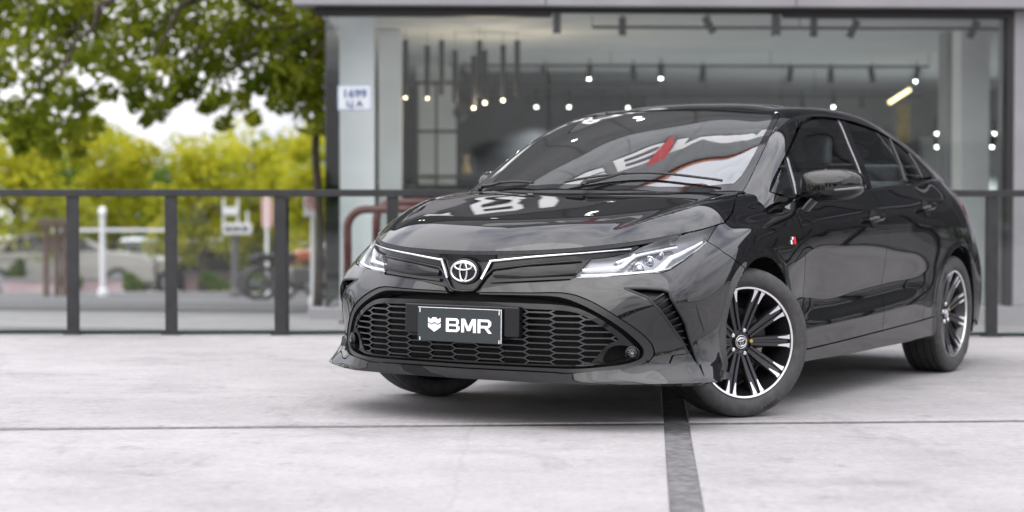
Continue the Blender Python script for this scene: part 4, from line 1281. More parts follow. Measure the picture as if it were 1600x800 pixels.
for f in hd.faces: f.normal_update()
panel('headlining', hd.faces[:], principled('headlining_grey', (.34, .34, .345), .9), sides='W', push=-.03, flange=0)

# ================================================================ the place
def gz(x, y):
    """ground height: paving falls gently to the right; beyond the balustrade the street drops away"""
    d = max(0.0, y - 13.2)
    return -SLOPE*x - .04*min(d, 62) + (0 if d < 62 else 0)
def at_px(px, py, y):                                    # design helper: where a sight line meets depth y
    return Vector(((px-800)/2993.48*y, y, CAM_H - (py-320.4)/2993.48*y))

def concrete_mat(name, c0, c1, streak=.5, bump=.25):
    m = principled(name, c0, .72); nt = m.node_tree; b = nt.nodes['Principled BSDF']; L = nt.links
    g = nt.nodes.new('ShaderNodeNewGeometry')
    def nz(scale, detail, rough=.55, vec=None):
        n = nt.nodes.new('ShaderNodeTexNoise'); n.inputs['Scale'].default_value = scale; n.inputs['Detail'].default_value = detail; n.inputs['Roughness'].default_value = rough
        L.new(vec or g.outputs['Position'], n.inputs['Vector']); return n
    mp = nt.nodes.new('ShaderNodeMapping'); mp.inputs['Scale'].default_value = (.85, 1.15, 1); L.new(g.outputs['Position'], mp.inputs['Vector'])
    big = nz(.55, 7, .62); mid = nz(3.2, 8, .65, mp.outputs[0]); fine = nz(150, 4, .6); sp = nz(34, 8, .72)
    r = nt.nodes.new('ShaderNodeValToRGB'); r.color_ramp.elements[0].position = .33; r.color_ramp.elements[0].color = (*c0, 1); r.color_ramp.elements[1].position = .66; r.color_ramp.elements[1].color = (*c1, 1)
    a1 = nt.nodes.new('ShaderNodeMath'); a1.operation = 'MULTIPLY_ADD'; a1.inputs[1].default_value = streak; L.new(mid.outputs['Fac'], a1.inputs[0])
    a0 = nt.nodes.new('ShaderNodeMath'); a0.operation = 'MULTIPLY'; a0.inputs[1].default_value = 1-streak; L.new(big.outputs['Fac'], a0.inputs[0]); L.new(a0.outputs[0], a1.inputs[2])
    a2 = nt.nodes.new('ShaderNodeMath'); a2.operation = 'MULTIPLY_ADD'; a2.inputs[1].default_value = .66; L.new(sp.outputs['Fac'], a2.inputs[0]); L.new(a1.outputs[0], a2.inputs[2])
    a3 = nt.nodes.new('ShaderNodeMath'); a3.operation = 'SUBTRACT'; a3.inputs[1].default_value = .33; L.new(a2.outputs[0], a3.inputs[0])
    L.new(a3.outputs[0], r.inputs['Fac'])
    # dark pock marks and hairline cracks
    v = nt.nodes.new('ShaderNodeTexVoronoi'); v.feature = 'DISTANCE_TO_EDGE'; v.inputs['Scale'].default_value = .42
    wv = nt.nodes.new('ShaderNodeMix'); wv.data_type = 'RGBA'; wv.inputs['Factor'].default_value = .12; L.new(g.outputs['Position'], wv.inputs['A']); L.new(nz(1.7, 8, .7).outputs['Color'], wv.inputs['B']); L.new(wv.outputs['Result'], v.inputs['Vector'])
    cr = nt.nodes.new('ShaderNodeMapRange'); cr.inputs['From Min'].default_value = 0; cr.inputs['From Max'].default_value = .004; cr.inputs['To Min'].default_value = .90; cr.inputs['To Max'].default_value = 1; L.new(v.outputs['Distance'], cr.inputs['Value'])
    pk = nt.nodes.new('ShaderNodeMapRange'); pk.inputs['From Min'].default_value = .66; pk.inputs['From Max'].default_value = .76; pk.inputs['To Min'].default_value = 1; pk.inputs['To Max'].default_value = .72; L.new(nz(19, 6, .75).outputs['Fac'], pk.inputs['Value'])
    mu = nt.nodes.new('ShaderNodeMath'); mu.operation = 'MULTIPLY'; L.new(cr.outputs[0], mu.inputs[0]); L.new(pk.outputs[0], mu.inputs[1])
    mx = nt.nodes.new('ShaderNodeMix'); mx.data_type = 'RGBA'; mx.blend_type = 'MULTIPLY'; mx.inputs['Factor'].default_value = 1; L.new(r.outputs['Color'], mx.inputs['A']); L.new(mu.outputs[0], mx.inputs['B']); L.new(mx.outputs['Result'], b.inputs['Base Color'])
    # tyre scuffs, drips and old stains
    def stain(scale, lo, hi, dark, vec=None, det=6):
        k = nt.nodes.new('ShaderNodeMapRange'); k.inputs['From Min'].default_value = lo; k.inputs['From Max'].default_value = hi; k.inputs['To Min'].default_value = 1; k.inputs['To Max'].default_value = dark
        L.new(nz(scale, det, .7, vec).outputs['Fac'], k.inputs['Value']); return k.outputs[0]
    mp2 = nt.nodes.new('ShaderNodeMapping'); mp2.inputs['Scale'].default_value = (1, .25, 1); mp2.inputs['Rotation'].default_value = (0, 0, .5); L.new(g.outputs['Position'], mp2.inputs['Vector'])
    m1 = nt.nodes.new('ShaderNodeMath'); m1.operation = 'MULTIPLY'; L.new(stain(.9, .54, .70, .74), m1.inputs[0]); L.new(stain(6, .58, .70, .74), m1.inputs[1])
    m2 = nt.nodes.new('ShaderNodeMath'); m2.operation = 'MULTIPLY'; L.new(m1.outputs[0], m2.inputs[0]); L.new(stain(2.4, .58, .70, .74, mp2.outputs[0]), m2.inputs[1])
    m3 = nt.nodes.new('ShaderNodeMath'); m3.operation = 'MULTIPLY'; L.new(m2.outputs[0], m3.inputs[0]); L.new(stain(70, .68, .74, .55, det=3), m3.inputs[1])
    mx2 = nt.nodes.new('ShaderNodeMix'); mx2.data_type = 'RGBA'; mx2.blend_type = 'MULTIPLY'; mx2.inputs['Factor'].default_value = 1; L.new(mx.outputs['Result'], mx2.inputs['A']); L.new(m3.outputs[0], mx2.inputs['B']); L.new(mx2.outputs['Result'], b.inputs['Base Color'])
    bp = nt.nodes.new('ShaderNodeBump'); bp.inputs['Strength'].default_value = bump; bp.inputs['Distance'].default_value = .004; L.new(sp.outputs['Fac'], bp.inputs['Height'])
    bp2 = nt.nodes.new('ShaderNodeBump'); bp2.inputs['Strength'].default_value = bump*.6; bp2.inputs['Distance'].default_value = .0015; L.new(fine.outputs['Fac'], bp2.inputs['Height']); L.new(bp.outputs[0], bp2.inputs['Normal']); L.new(bp2.outputs[0], b.inputs['Normal'])
    return m
M['slab'] = concrete_mat('pale_concrete', (.238, .228, .232), (.352, .338, .343), .35)
M['joint'] = noisy('bitumen_joint', (.075, .073, .077), (.15, .147, .15), 25, .8, coord='Object', bump=.3, bscale=160)
M['paving'] = concrete_mat('street_paving', (.165, .160, .166), (.235, .228, .234), .3)
M['asphalt'] = noisy('worn_asphalt', (.075, .074, .08), (.115, .112, .118), 3, .85, bump=.2, bscale=60)
M['linepaint'] = noisy('road_paint', (.62, .62, .62), (.75, .75, .74), 12, .7)
M['frame'] = noisy('black_steel', (.014, .014, .016), (.022, .022, .024), 12, .42)
M['fglass'] = glass('balustrade_glass', (.965, .98, .972), 1.5, boost=.7)
M['gedge'] = principled('dark_green_channel', (.010, .026, .020), .2)

# ---- ground sheets
pl_ = MB()
pl_.add([(x, y, gz(x, 0)-.007) for x, y in ((-70, -70), (70, -70), (70, 13.6), (-70, 13.6))], [(0, 1, 2, 3)])
plaza = pl_.build('plaza_ground', M['joint'], None, False); tag(plaza, kind='structure')
A_ = Vector((1, .144))*6.2; B_ = Vector((.0715, 1))*5.62; O_ = Vector((.675, 7.85))
gap_ = .052
def fence_y(x): return 12.77 + (13.37-12.77)*(x+3.42)/6.99
for i in range(-4, 4):
    for j in range(-5, 1):
        o = O_ + A_*i + B_*j
        ia, ib = A_.normalized()*gap_, B_.normalized()*gap_*1.2
        top = 1.0
        q = [o+ia+ib, o+A_-ia+ib, o+A_+B_-ia-ib, o+B_+ia-ib]
        mb = MB(); n = 4
        v = [(p.x, p.y, gz(p.x, 0)) for p in q] + [(p.x, p.y, gz(p.x, 0)-.035) for p in q]
        mb.add(v, [(0, 1, 2, 3), (0, 4, 5, 1), (1, 5, 6, 2), (2, 6, 7, 3), (3, 7, 4, 0)])
        mb.build('concrete_slab', M['slab'], plaza, False, bevel=.006)
st_ = MB()
xs = [-150, -60, -30, -15, 0, 15, 30, 60, 150]; ys = [13.6, 20, 30, 45, 60, 75.2, 120, 400, 900]
st_.add([(x, y, -SLOPE*max(-20, min(20, x)) - .04*min(max(0, y-13.2), 62) - (.03 if y < 14 else 0)) for y in ys for x in xs], [(i*9+j, i*9+j+1, (i+1)*9+j+1, (i+1)*9+j) for i in range(8) for j in range(8)])
street = st_.build('street_ground', M['paving'], None, False); tag(street, kind='structure')
def strip_ground(name, x0, x1, y0, y1, mat, lift, nx=8, ny=12, skew=0.0):
    mb = MB(); v = []
    for b in range(ny+1):
        y = y0+(y1-y0)*b/ny
        for a in range(nx+1):
            x = x0+(x1-x0)*a/nx; yy = y + skew*x
            v.append((x, yy, -SLOPE*max(-20, min(20, x)) - .04*min(max(0, yy-13.2), 62) + lift))
    mb.add(v, [(b*(nx+1)+a, b*(nx+1)+a+1, (b+1)*(nx+1)+a+1, (b+1)*(nx+1)+a) for b in range(ny) for a in range(nx)])
    return mb.build(name, mat, None, False)
road = strip_ground('road', -40, -2.3, 21.0, 41, M['asphalt'], .012, 10, 10); tag(road, kind='structure')
MB().add([tuple(at) for at in ((-3.9, 22.3, gz(-3.9, 22.3)+.02), (-2.62, 22.6, gz(-2.6, 22.6)+.02), (-2.62, 22.8, gz(-2.6, 22.8)+.02), (-4.1, 22.55, gz(-4, 22.55)+.02))], [(0, 1, 2, 3)]).build('road_marking', M['linepaint'], road, False)
kb = MB()
kb.box((-40, 41, -1.13), (-3, 41.25, -.98)); kb_o = kb.build('kerb', M['paving'], None, False, bevel=.02); tag(kb_o, kind='structure')

# ---- glass balustrade
fyaw = math.atan2(.60, 6.99)
fd = Vector((math.cos(fyaw), math.sin(fyaw), 0)); fn_ = Vector((-fd.y, fd.x, 0))
bal = empty('glass_balustrade', (0, fence_y(0), gz(0, 0)))
tag(bal, 'black steel balustrade with clear glass panels behind the car', 'railing')
def fpt(s, z, off=0.0): return Vector((0, fence_y(0), 0)) + fd*s + fn_*off + Vector((0, 0, z))
def px2s(px):
    k = (px-800)/2993.48                                   # x = k*y on the fence line
    return (k*fence_y(0)) / (fd.x - k*fd.y)
RAIL_T, RAIL_B = .995, .948
def fbox(name, s0, s1, z0, z1, d0, d1, mat, bevel=.003):
    mb = MB(); Mx = Matrix.Translation(Vector((0, fence_y(0), 0))) @ Matrix.Rotation(fyaw, 4, 'Z')
    mb.box((s0, d0, z0), (s1, d1, z1), M=Mx)
    o = mb.build(name, mat, None, False, bevel=bevel); o.parent = bal; o.matrix_parent_inverse = Matrix.Translation(-bal.location)
    return o
posts = [px2s(p) for p in (-45, 114, 267.5, 438, 613.5, 800, 987, 1174, 1361, 1549)]
d_ = posts[-1] - posts[-2]
posts = [posts[0]-.72*k for k in (3, 2, 1)] + posts + [posts[-1] + .8*k for k in range(1, 14)]
fbox('top_rail', posts[0]-.05, posts[-1]+.05, RAIL_B, RAIL_T, -.045, .02, M['frame'], .004)
for i, s in enumerate(posts):
    g0 = -SLOPE*s
    fbox('post', s-.040, s+.040, g0-.01, RAIL_B-.001, -.030, .018, M['frame'])
    fbox('base_plate', s-.065, s+.065, g0-.002, g0+.010, -.055, .045, M['frame'])
    if i + 1 < len(posts):
        e = posts[i+1]
        fbox('glass_panel', s+.041, e-.041, g0+.027, RAIL_B-.002, -.008, .003, M['fglass'], 0)
        fbox('bottom_channel', s+.041, e-.041, g0+.004, g0+.026, -.018, .012, M['gedge'], 0)
fbox('post', px2s(448)-.012, px2s(448)+.012, -.02, RAIL_B-.001, .10, .14, M['frame'])

# ---- showroom
SY = R_(2.6); SX, SYY = -1.744, 18.0
SM = Matrix.Translation((SX, SYY, 0)) @ Matrix.Rotation(SY, 4, 'Z')
FL, TOPG = -.20, 2.70                                      # floor, top of glazing
shop = empty('showroom_building', (SX, SYY, FL), SY)
tag(shop, 'glass-fronted showroom with pale fascia, grey cladding above and a white sign', 'building')
INV = Matrix.Identity(4)
def sp_(name, mb, mat, smooth=False, bevel=0.0, parent=None, **k):
    """showroom part given in shop coordinates (x along the glass, y inwards, z up from street datum)"""
    mb.v = [(x, y, z-FL) for x, y, z in mb.v]
    return mb.build(name, mat, parent or shop, smooth, bevel=bevel, **k)
def sbox(name, lo, hi, mat, bevel=0.0, parent=None): return sp_(name, MB().box(lo, hi), mat, bevel=bevel, parent=parent)
def sp_px(px, py, depth):
    """sight line -> shop coordinates at inward depth"""
    d = Vector(((px-800)/2993.48, 1, -(py-320.4)/2993.48)); o = Vector((0, 0, CAM_H))
    n = Vector((-math.sin(SY), math.cos(SY), 0)); p0 = Vector((SX, SYY, 0)) + n*depth
    t = (p0-o).dot(n)/d.dot(n); p = o + d*t
    q = SM.inverted() @ p
    return q
M['fascia'] = noisy('pale_metal_panel', (.205, .198, .212), (.235, .228, .242), 2, .4, coord='Object', spec=.4)
M['clad'] = noisy('grey_cladding', (.17, .185, .195), (.21, .22, .23), 1.2, .38, coord='Object')
M['band'] = noisy('dark_sign_band', (.055, .056, .060), (.075, .076, .08), 1.5, .4)
M['graph'] = noisy('graphite_render', (.030, .031, .034), (.05, .051, .055), 1.5, .5)
M['coping'] = principled('orange_red_coping', (.50, .17, .10), .45)
M['signwhite'] = principled('white_sign_letters', (.90, .90, .91), .35)
M['signred'] = principled('red_sign_panel', (.55, .03, .04), .4)
M['wallw'] = noisy('white_plaster', (.84, .85, .84), (.89, .90, .89), 3, .7)
M['wallg'] = noisy('grey_plaster', (.28, .285, .29), (.36, .365, .37), 2, .8)
M['slate'] = noisy('slate_wall', (.016, .017, .020), (.045, .046, .052), 1.8, .6)
M['sfloor'] = noisy('polished_floor', (.22, .22, .22), (.30, .30, .30), 2, .25)
M['sceil'] = noisy('showroom_ceiling', (.66, .67, .68), (.72, .73, .74), 1, .8)
M['sglass'] = glass('showroom_glass', (.97, .985, .99), 1.5, boost=.62)
M['cglass'] = glass('corner_glass', (.92, .97, .955), 1.5, boost=1.0)
M['blackm'] = principled('matt_black_metal', (.012, .012, .013), .5)
M['lamp'] = principled('lit_lamp', (1, 1, 1), .5, emit=(.93, 1.0, .90), es=14.0)
M['flamp'] = principled('facade_lamp_glow', (1, 1, 1), .5, emit=(.93, 1.0, .88), es=9.0)
M['warm'] = principled('warm_bulb', (1, .9, .7), .5, emit=(1.0, .80, .45), es=7.0)
M['ledstick'] = principled('led_tube', (1, .9, .6), .5, emit=(1.0, .82, .40), es=2.2)
JX = sp_px(1571, 300, 0).x                                  # right jamb
JR = sp_px(1581, 300, 0).x
DEP = 13.0
sbox('plinth', (-.17, -.03, -.40), (JR+.75, .22, -.075), M['fascia'], .01)
for x0, x1 in ((-.02, sp_px(858, 0, 0).x), (sp_px(858, 0, 0).x, sp_px(1040, 0, 0).x), (sp_px(1040, 0, 0).x, sp_px(1222, 0, 0).x), (sp_px(1222, 0, 0).x, JX)):
    sbox('front_pane', (x0+.006, .04, -.073), (x1-.006, .052, TOPG), M['sglass'])
sbox('side_pane', (-.012, .06, -.073), (0, 5.5, TOPG), M['cglass'])
sbox('side_wall', (-.1, 5.6, FL), (.1, DEP, 3.1), M['wallg'])
sbox('window_header', (-.10, -.03, 2.665), (sp_px(862, 0, 0).x, .12, 2.742), M['blackm'], .004)
sbox('window_header', (sp_px(863, 0, 0).x, -.03, 2.705), (JX, .12, 2.742), M['blackm'], .004)
sbox('window_header', (sp_px(1224, 0, 0).x, -.032, 2.665), (JX-.002, .10, 2.704), M['blackm'], .004)
sbox('window_jamb', (JX, -.03, -.073), (JR, .12, 2.742), M['blackm'], .004)
xk = -.30
while xk < JR + .75:
    x1 = min(xk + 2.35, JR + .75)
    sbox('fascia_panel', (xk+.004, -.22, 2.745), (x1-.004, .10, 3.25), M['fascia'], .006); xk = x1
sbox('end_wall', (JR+3.6, .8, FL), (JR+3.8, DEP, 2.78), M['wallg'])
sbox('corner_column', (JR+.004, -.03, -.073), (JR+.75, .5, 2.742), M['fascia'], .008)
# upper storeys: sign band, dark glazing with lit lamps, grey cladding with the big letters, orange coping
CT, UX0 = 15.4, -1.9
M['uglass'] = principled('dark_upper_glazing', (.010, .012, .014), .04)
sbox('upper_wall', (-.30, .10, 3.252), (JR+.75, DEP, CT-.25), M['clad'])
sbox('sign_wing', (UX0, .10, 3.252), (-.302, .9, CT-.25), M['clad'])
sbox('sign_band', (UX0, .02, 3.254), (JR+.75, .098, 4.30), M['band'], .004)
nb = 7; w_ = (JR+.75-UX0)/nb
for c in range(nb):
    sbox('upper_window', (UX0+c*w_+.03, .05, 4.36), (UX0+(c+1)*w_-.03, .098, 7.70), M['uglass'])
    sbox('window_mullion', (UX0+c*w_-.028, .0, 4.302), (UX0+c*w_+.028, .099, 7.76), M['blackm'])
for x, z in ((-.9, 5.3), (-.9, 5.7), (1.0, 5.5), (2.4, 5.1), (2.4, 5.5), (4.4, 5.3)):
    bl = MB(); vv, ff = superblob(x, -.02, z, .06, .05, .06, 1, 1, 12, 8); sp_('facade_lamp', bl.add(vv, ff), M['flamp'], True)
for r_ in range(4):
    for c in range(5):
        w2 = (JR+.75-UX0)/5; h2 = (CT-.27-7.78)/4
        sbox('cladding_panel', (UX0+c*w2+.006, .02, 7.78+r_*h2+.006), (UX0+(c+1)*w2-.006, .098, 7.78+(r_+1)*h2-.006), M['clad'], .004)
sbox('parapet_coping', (UX0-.06, -.10, CT-.245), (JR+.80, .5, CT), M['coping'], .02)
TOSHOP = Matrix(((1, 0, 0, 0), (0, 0, -1, 0), (0, 1, 0, 0), (0, 0, 0, 1)))     # text faces -y
def shop_text(body, size, x, y, z, mat, bold=0, sx=1, parent=None, name='sign_lettering', ex_=.01):
    me = text_mesh(body, size, ex_, bold, sx); me.transform(Matrix.Translation((x, y, z-FL)) @ TOSHOP)
    return link(name, me, mat, parent or shop, False)
for size, z, xs, sx_, sr in ((2.75, 11.5, (2.15, 4.05, 5.85), -.35, 1.15), (.85, 3.78, (1.35, 2.05, 2.75), .45, .36)):
    hh = size*.70; ww = size*.66
    for ch, x in zip('BMR', xs): sp_('sign_lettering', block_letter(ch, ww, hh, lambda a, b, q: (x-ww/2+a, -.08+q*.09, z-hh/2+b)), M['signwhite'])
    for sh in (SHIELD_A, SHIELD_B):
        sp_('sign_logo', MB().prism([(a*sr, b*sr) for a, b in sh], lambda a, b, q: (sx_+a, -.07+q*.07, z+b)), M['signwhite'])
sp_('sign_red_panel', MB().prism([(-.30, 1.5), (.38, 1.5), (.22, -1.7), (.14, -1.7)], lambda a, b, q: (2.75+a, -.24+q*.05, 11.3+b)), M['signred'])
# darker neighbour to the right (mirrored in the doors)
nbx = JR + .78
nb_o = empty('neighbour_building', tuple(SM @ Vector((nbx, 0, FL))), SY); tag(nb_o, 'dark graphite building adjoining the showroom on the right', 'building')
MB().box((0, .1, 0), (22, .75, 11.8)).build('wall', M['graph'], nb_o, False)
MB().box((-.0, -.05, 11.8), (22.1, .8, 12.1)).build('parapet', M['fascia'], nb_o, False)
for k in range(7):
    wn_ = MB().box((1.0+k*3, .02, .5), (3.2+k*3, .098, 2.9)).build('window', M['uglass'], nb_o, False); MB().box((.95+k*3, -.04, .40), (3.25+k*3, .097, .495)).build('sill', M['fascia'], wn_, False)
    wn_ = MB().box((1.0+k*3, .02, 7.7), (3.2+k*3, .098, 9.8)).build('window', M['uglass'], nb_o, False); MB().box((.95+k*3, -.04, 7.6), (3.25+k*3, .097, 7.695)).build('sill', M['fascia'], wn_, False)
    wn_ = MB().box((1.0+k*3, .02, 4.1), (3.2+k*3, .098, 6.2)).build('window', M['uglass'], nb_o, False); MB().box((.95+k*3, -.04, 4.0), (3.25+k*3, .097, 4.095)).build('sill', M['fascia'], wn_, False)

# interior shell
sbox('floor_slab', (0, .25, FL-.05), (JR+3.6, DEP, FL), M['sfloor'])
sbox('ceiling', (-.1, .13, 2.78), (JR+3.6, DEP, 2.84), M['sceil'])
sbox('rear_wall', (-.1, DEP, FL), (JR+3.6, DEP+.2, 2.84), M['wallg'])
def column(px0, px1, dep, mat, name='column', th=.35):
    a, b = sp_px(px0, 300, dep), sp_px(px1, 300, dep)
    sbox(name, (a.x, dep, FL), (b.x, dep+th, 2.778), mat, .004)
column(531, 585, .9, M['wallw']); column(592, 628, 2.6, M['wallw']); column(1500, 1545, 2.2, M['wallw']); column(1478, 1500, 2.6, M['wallg'])
column(650, 716, 8.0, M['wallw'], 'partition', .15)
a, b = sp_px(716, 150, 9.0), sp_px(1010, 400, 9.0)
sbox('slate_partition', (a.x, 9.0, FL), (b.x, 9.15, a.z), M['slate'])
a, b = sp_px(1440, 215, 10.0), sp_px(1568, 400, 10.0)
sbox('display_wall', (a.x, 10.0, FL), (b.x, 10.2, a.z), M['wallg'])
a, b = sp_px(560, 288, 3.0), sp_px(745, 400, 3.0)
sbox('counter', (a.x, 3.0, FL), (b.x, 3.6, a.z), M['slate'], .01)

# shelf rack
rk = empty('shelf_rack', tuple(SM @ Vector((sp_px(682, 300, 6.5).x, 6.5, FL))), SY)
tag(rk, 'black steel shelf rack against the pale showroom partition', 'shelf')
def rkbox(name, px0, px1, py0, py1, mat=M['blackm'], th=.25):
    a, b = sp_px(px0, py1, 6.5), sp_px(px1, py0, 6.5); ox = sp_px(682, 300, 6.5).x
    MB().box((a.x-ox, 0, a.z-FL), (b.x-ox, th, b.z-FL)).build(name, mat, rk, False)
for y_ in (127, 203, 274): rkbox('shelf_board', 649, 716, y_, y_+4)
for x_ in (680, 650, 713): rkbox('upright', x_, x_+4, 128, 352, th=.04)
# glass vase
vz = sp_px(728, 272, 6.0)
v_ = MB().lathe([(.02, 0), (.07, .02), (.05, .1), (.03, .17), (.05, .24)], 20, axis='z').build('glass_vase', principled('amber_glass', (.35, .25, .12), .1), None, True)
v_.location = SM @ vz; tag(v_, 'small amber vase on the shelf beside the slate wall', 'vase')
gp = sp_px(722, 176, 7.5)
gb = MB(); vv, ff = superblob(0, 0, 0, .12, .12, .12, 1, 1, 20, 14); gb.add(vv, ff)
gb_o = gb.build('globe_lamp', glass('smoked_globe', (.75, .72, .66), 1.5, boost=2), None, True); gb_o.location = SM @ gp
tag(gb_o, 'round smoked-glass globe hanging before the slate wall', 'lamp')
gw = MB(); gw.tube([(0, 0, .12), (0, 0, 2.78-gp.z)], .004, 6); gw.build('cord', M['blackm'], gb_o, False)
# art panel
a = sp_px(1411, 192, 9.8); art = MB().box((-.10, 0, -.27), (.10, .03, .27)).build('gilded_panel', noisy('gilded_relief', (.20, .15, .05), (.42, .30, .08), 9, .5), None, False)
art.location = SM @ a; art.rotation_euler = (0, 0, SY); tag(art, 'narrow gold relief panel on the showroom back wall', 'art panel')

# pendant tubes
pend = [(634, 63, 152, 1), (668, 72, 153, 1), (690.5, 64, 148, 0), (711, 79, 160, 0), (740, 88, 168, 1), (749, 64, 149, 0), (757.5, 79, 160, 1), (786, 71, 156, 1), (808, 64, 149, 0)]
pn = ['leftmost black pendant tube in the showroom, warm bulb below', 'second black pendant tube from the left, low, with warm bulb', 'third black pendant tube from the left, hung high, unlit',
      'fourth black pendant tube from the left, unlit', 'lowest black pendant tube, nearest the slate wall corner', 'high black pendant tube just right of the lowest one',
      'black pendant tube with warm bulb, seventh from the left', 'black pendant tube with bright warm bulb, second from the right', 'rightmost black pendant tube in the showroom, unlit']
for i, (px, y0, y1, on) in enumerate(pend):
    dp = 2.6 + .5*((i*37) % 5)/4
    a, b = sp_px(px, y0, dp), sp_px(px, y1, dp)
    o = MB().lathe([(.0001, a.z-b.z), (.030, a.z-b.z), (.030, 0), (.022, 0), (.018, .03)], 14, axis='z').build('pendant_lamp', M['blackm'], None, True, angle=40)
    o.location = SM @ Vector((a.x, dp, b.z)); tag(o, pn[i], 'lamp', 'tube pendants in the showroom')
    MB().tube([(0, 0, a.z-b.z), (0, 0, 2.78-b.z)], .003, 6).build('cord', M['blackm'], o, False)
    bl = MB(); vv, ff = superblob(0, 0, .004, .016, .016, .022, 1, 1, 12, 8); bl.add(vv, ff); bl.build('bulb', M['warm'] if on else M['blackm'], o, True)
    if on and i > 1:
        ld = bpy.data.lights.new('bulb_light', 'POINT'); ld.energy = 7; ld.color = (1, .82, .55); ld.shadow_soft_size = .03
        lo = bpy.data.objects.new('bulb_light', ld); COL.objects.link(lo); lo.parent = o; lo.location = (0, 0, -.07)

# ceiling tracks with spots
def track(name, px0, px1, py, dep, z, label):
    a, b = sp_px(px0, py, dep), sp_px(px1, py, dep)
    o = MB().box((a.x, dep-.015, z-.015), (b.x, dep+.015, z+.015))
    o.v = [(x-a.x, y-dep, zz-z) for x, y, zz in o.v]
    t = o.build(name, M['blackm'], None, False); t.matrix_world = SM @ Matrix.Translation((a.x, dep, z)); tag(t, label, 'light track', 'ceiling light tracks')
    hg = MB()
    n = max(2, int((b.x-a.x)/1.5))
    for k in range(n+1): hg.tube([((b.x-a.x)*k/n, 0, 0), ((b.x-a.x)*k/n, 0, 2.78-z)], .004, 6)
    hg.build('hanger', M['blackm'], t, False)
    return z
spn = [0]
def spot(px, py, dep, tilt, on, label, size=1.0):
    p = sp_px(px, py, dep)
    o = MB().lathe([(.0001, .09), (.036, .09), (.038, .07), (.038, -.09), (.032, -.09), (.030, -.07)], 16, axis='z', M=Matrix.Rotation(R_(tilt), 4, 'Y') @ Matrix.Diagonal((size, size, size, 1)))
    s = o.build('track_spotlight', M['blackm'], None, True, angle=40); s.location = SM @ p
    tag(s, label, 'spotlight', 'track spotlights in the showroom')
    MB().tube([(0, 0, .05*size), (0, 0, .16*size)], .009, 6).build('stem', M['blackm'], s, False)
    l = MB().lathe([(.0001, -.078), (.022, -.078)], 16, axis='z', M=Matrix.Rotation(R_(tilt), 4, 'Y') @ Matrix.Diagonal((size, size, size, 1)))
    l.build('lens', M['lamp'] if on else M['blackm'], s, False)
    if on:
        bl = MB(); vv, ff = superblob(0, 0, 0, .018*size, .018*size, .016*size, 1, 1, 12, 8)
        rot = Matrix.Rotation(R_(tilt), 4, 'Y'); vv = [tuple(rot @ Vector((x, y, z-.088*size))) for x, y, z in vv]
        bl.add(vv, ff).build('bulb', M['lamp'], s, True)
        ld = bpy.data.lights.new('spot_beam', 'SPOT'); ld.energy = 120 if dep < 6 else 70; ld.spot_size = R_(120); ld.spot_blend = .6; ld.shadow_soft_size = .04; ld.color = (.93, 1, .97)
        lo = bpy.data.objects.new('spot_beam', ld); COL.objects.link(lo); lo.parent = s; lo.location = rot @ Vector((0, 0, -.125*size)); lo.rotation_euler = (0, R_(tilt), 0)
zt = lambda py, dep: sp_px(900, py, dep).z
track('light_track', 925, 1568, 26, 1.0, 2.66, 'front ceiling track just inside the showroom glass')
track('light_track', 703, 1450, 103, 5.4, zt(103, 5.4), 'long ceiling track crossing the middle of the showroom')
track('light_track', 650, 1028, 130, 8.0, zt(130, 8.0), 'ceiling track above the slate wall')
track('light_track', 762, 1440, 150, 8.6, zt(150, 8.6), 'rearmost ceiling track in the showroom')
for px, py, dep, tl, on, lb in [
    (972, 42, 1.0, 0, 0, 'black spotlight on the front track, straight down, leftmost'), (1107, 40, 1.0, -30, 0, 'tilted black spotlight on the front track left of the mullion box'),
    (1270, 44, 1.0, 0, 0, 'black spotlight on the front track, first right of the mullion box'), (1332, 46, 1.0, 28, 0, 'black spotlight on the front track tilted to the right'), (1519, 47, 1.0, 28, 0, 'black spotlight on the front track nearest the jamb'),
    (726, 116, 5.4, -35, 0, 'tilted spotlight among the pendant tubes'), (851, 116, 5.4, -20, 0, 'unlit spotlight on the middle track left of the lit one'), (921, 112, 5.4, 5, 1, 'lit spotlight on the middle track, left one of two'),
    (989, 114, 5.4, 0, 0, 'unlit spotlight between the two lit middle-track lamps'), (1032, 111, 5.4, 0, 1, 'lit spotlight on the middle track, right one of two'), (1097, 117, 5.4, 5, 0, 'unlit middle-track spotlight right of the lit pair'),
    (1233, 118, 5.4, 8, 0, 'unlit middle-track spotlight beyond the mullion'), (1297, 119, 5.4, 0, 0, 'unlit middle-track spotlight in the right pane, centre'), (1361, 118, 5.4, -10, 0, 'unlit middle-track spotlight next to the lit end lamp'), (1431, 116, 5.4, 10, 1, 'lit spotlight at the right end of the middle track'),
    (838, 157, 8.6, 0, 1, 'lit rear-track spotlight before the slate wall, left'), (889, 157, 8.6, 0, 1, 'lit rear-track spotlight before the slate wall, right'), (941, 158, 8.6, 0, 0, 'unlit rear-track spotlight above the slate wall'),
    (981, 158, 8.6, 0, 1, 'lit rear-track spotlight close above the car roof'), (1301, 157, 8.6, 0, 1, 'lit rear-track spotlight above the front door'), (1252, 158, 8.6, 0, 0, 'unlit rear-track spotlight above the front door'), (1346, 159, 8.6, 0, 0, 'unlit rear-track spotlight above the rear door'),
    (1485, 164, 6.5, 0, 1, 'lit spotlight left of the white column, highest'), (1463, 197, 9.0, 0, 1, 'lit spotlight left of the white column, middle'), (1463, 218, 9.4, 0, 1, 'lit spotlight left of the white column, lowest'),
    (1553, 197, 9.0, 0, 1, 'lit spotlight right of the white column, upper'), (1549, 218, 9.4, 0, 1, 'lit spotlight right of the white column, lower')]:
    spot(px, py, dep, tl, on, lb, 1.0 if dep < 9 else 1.15)
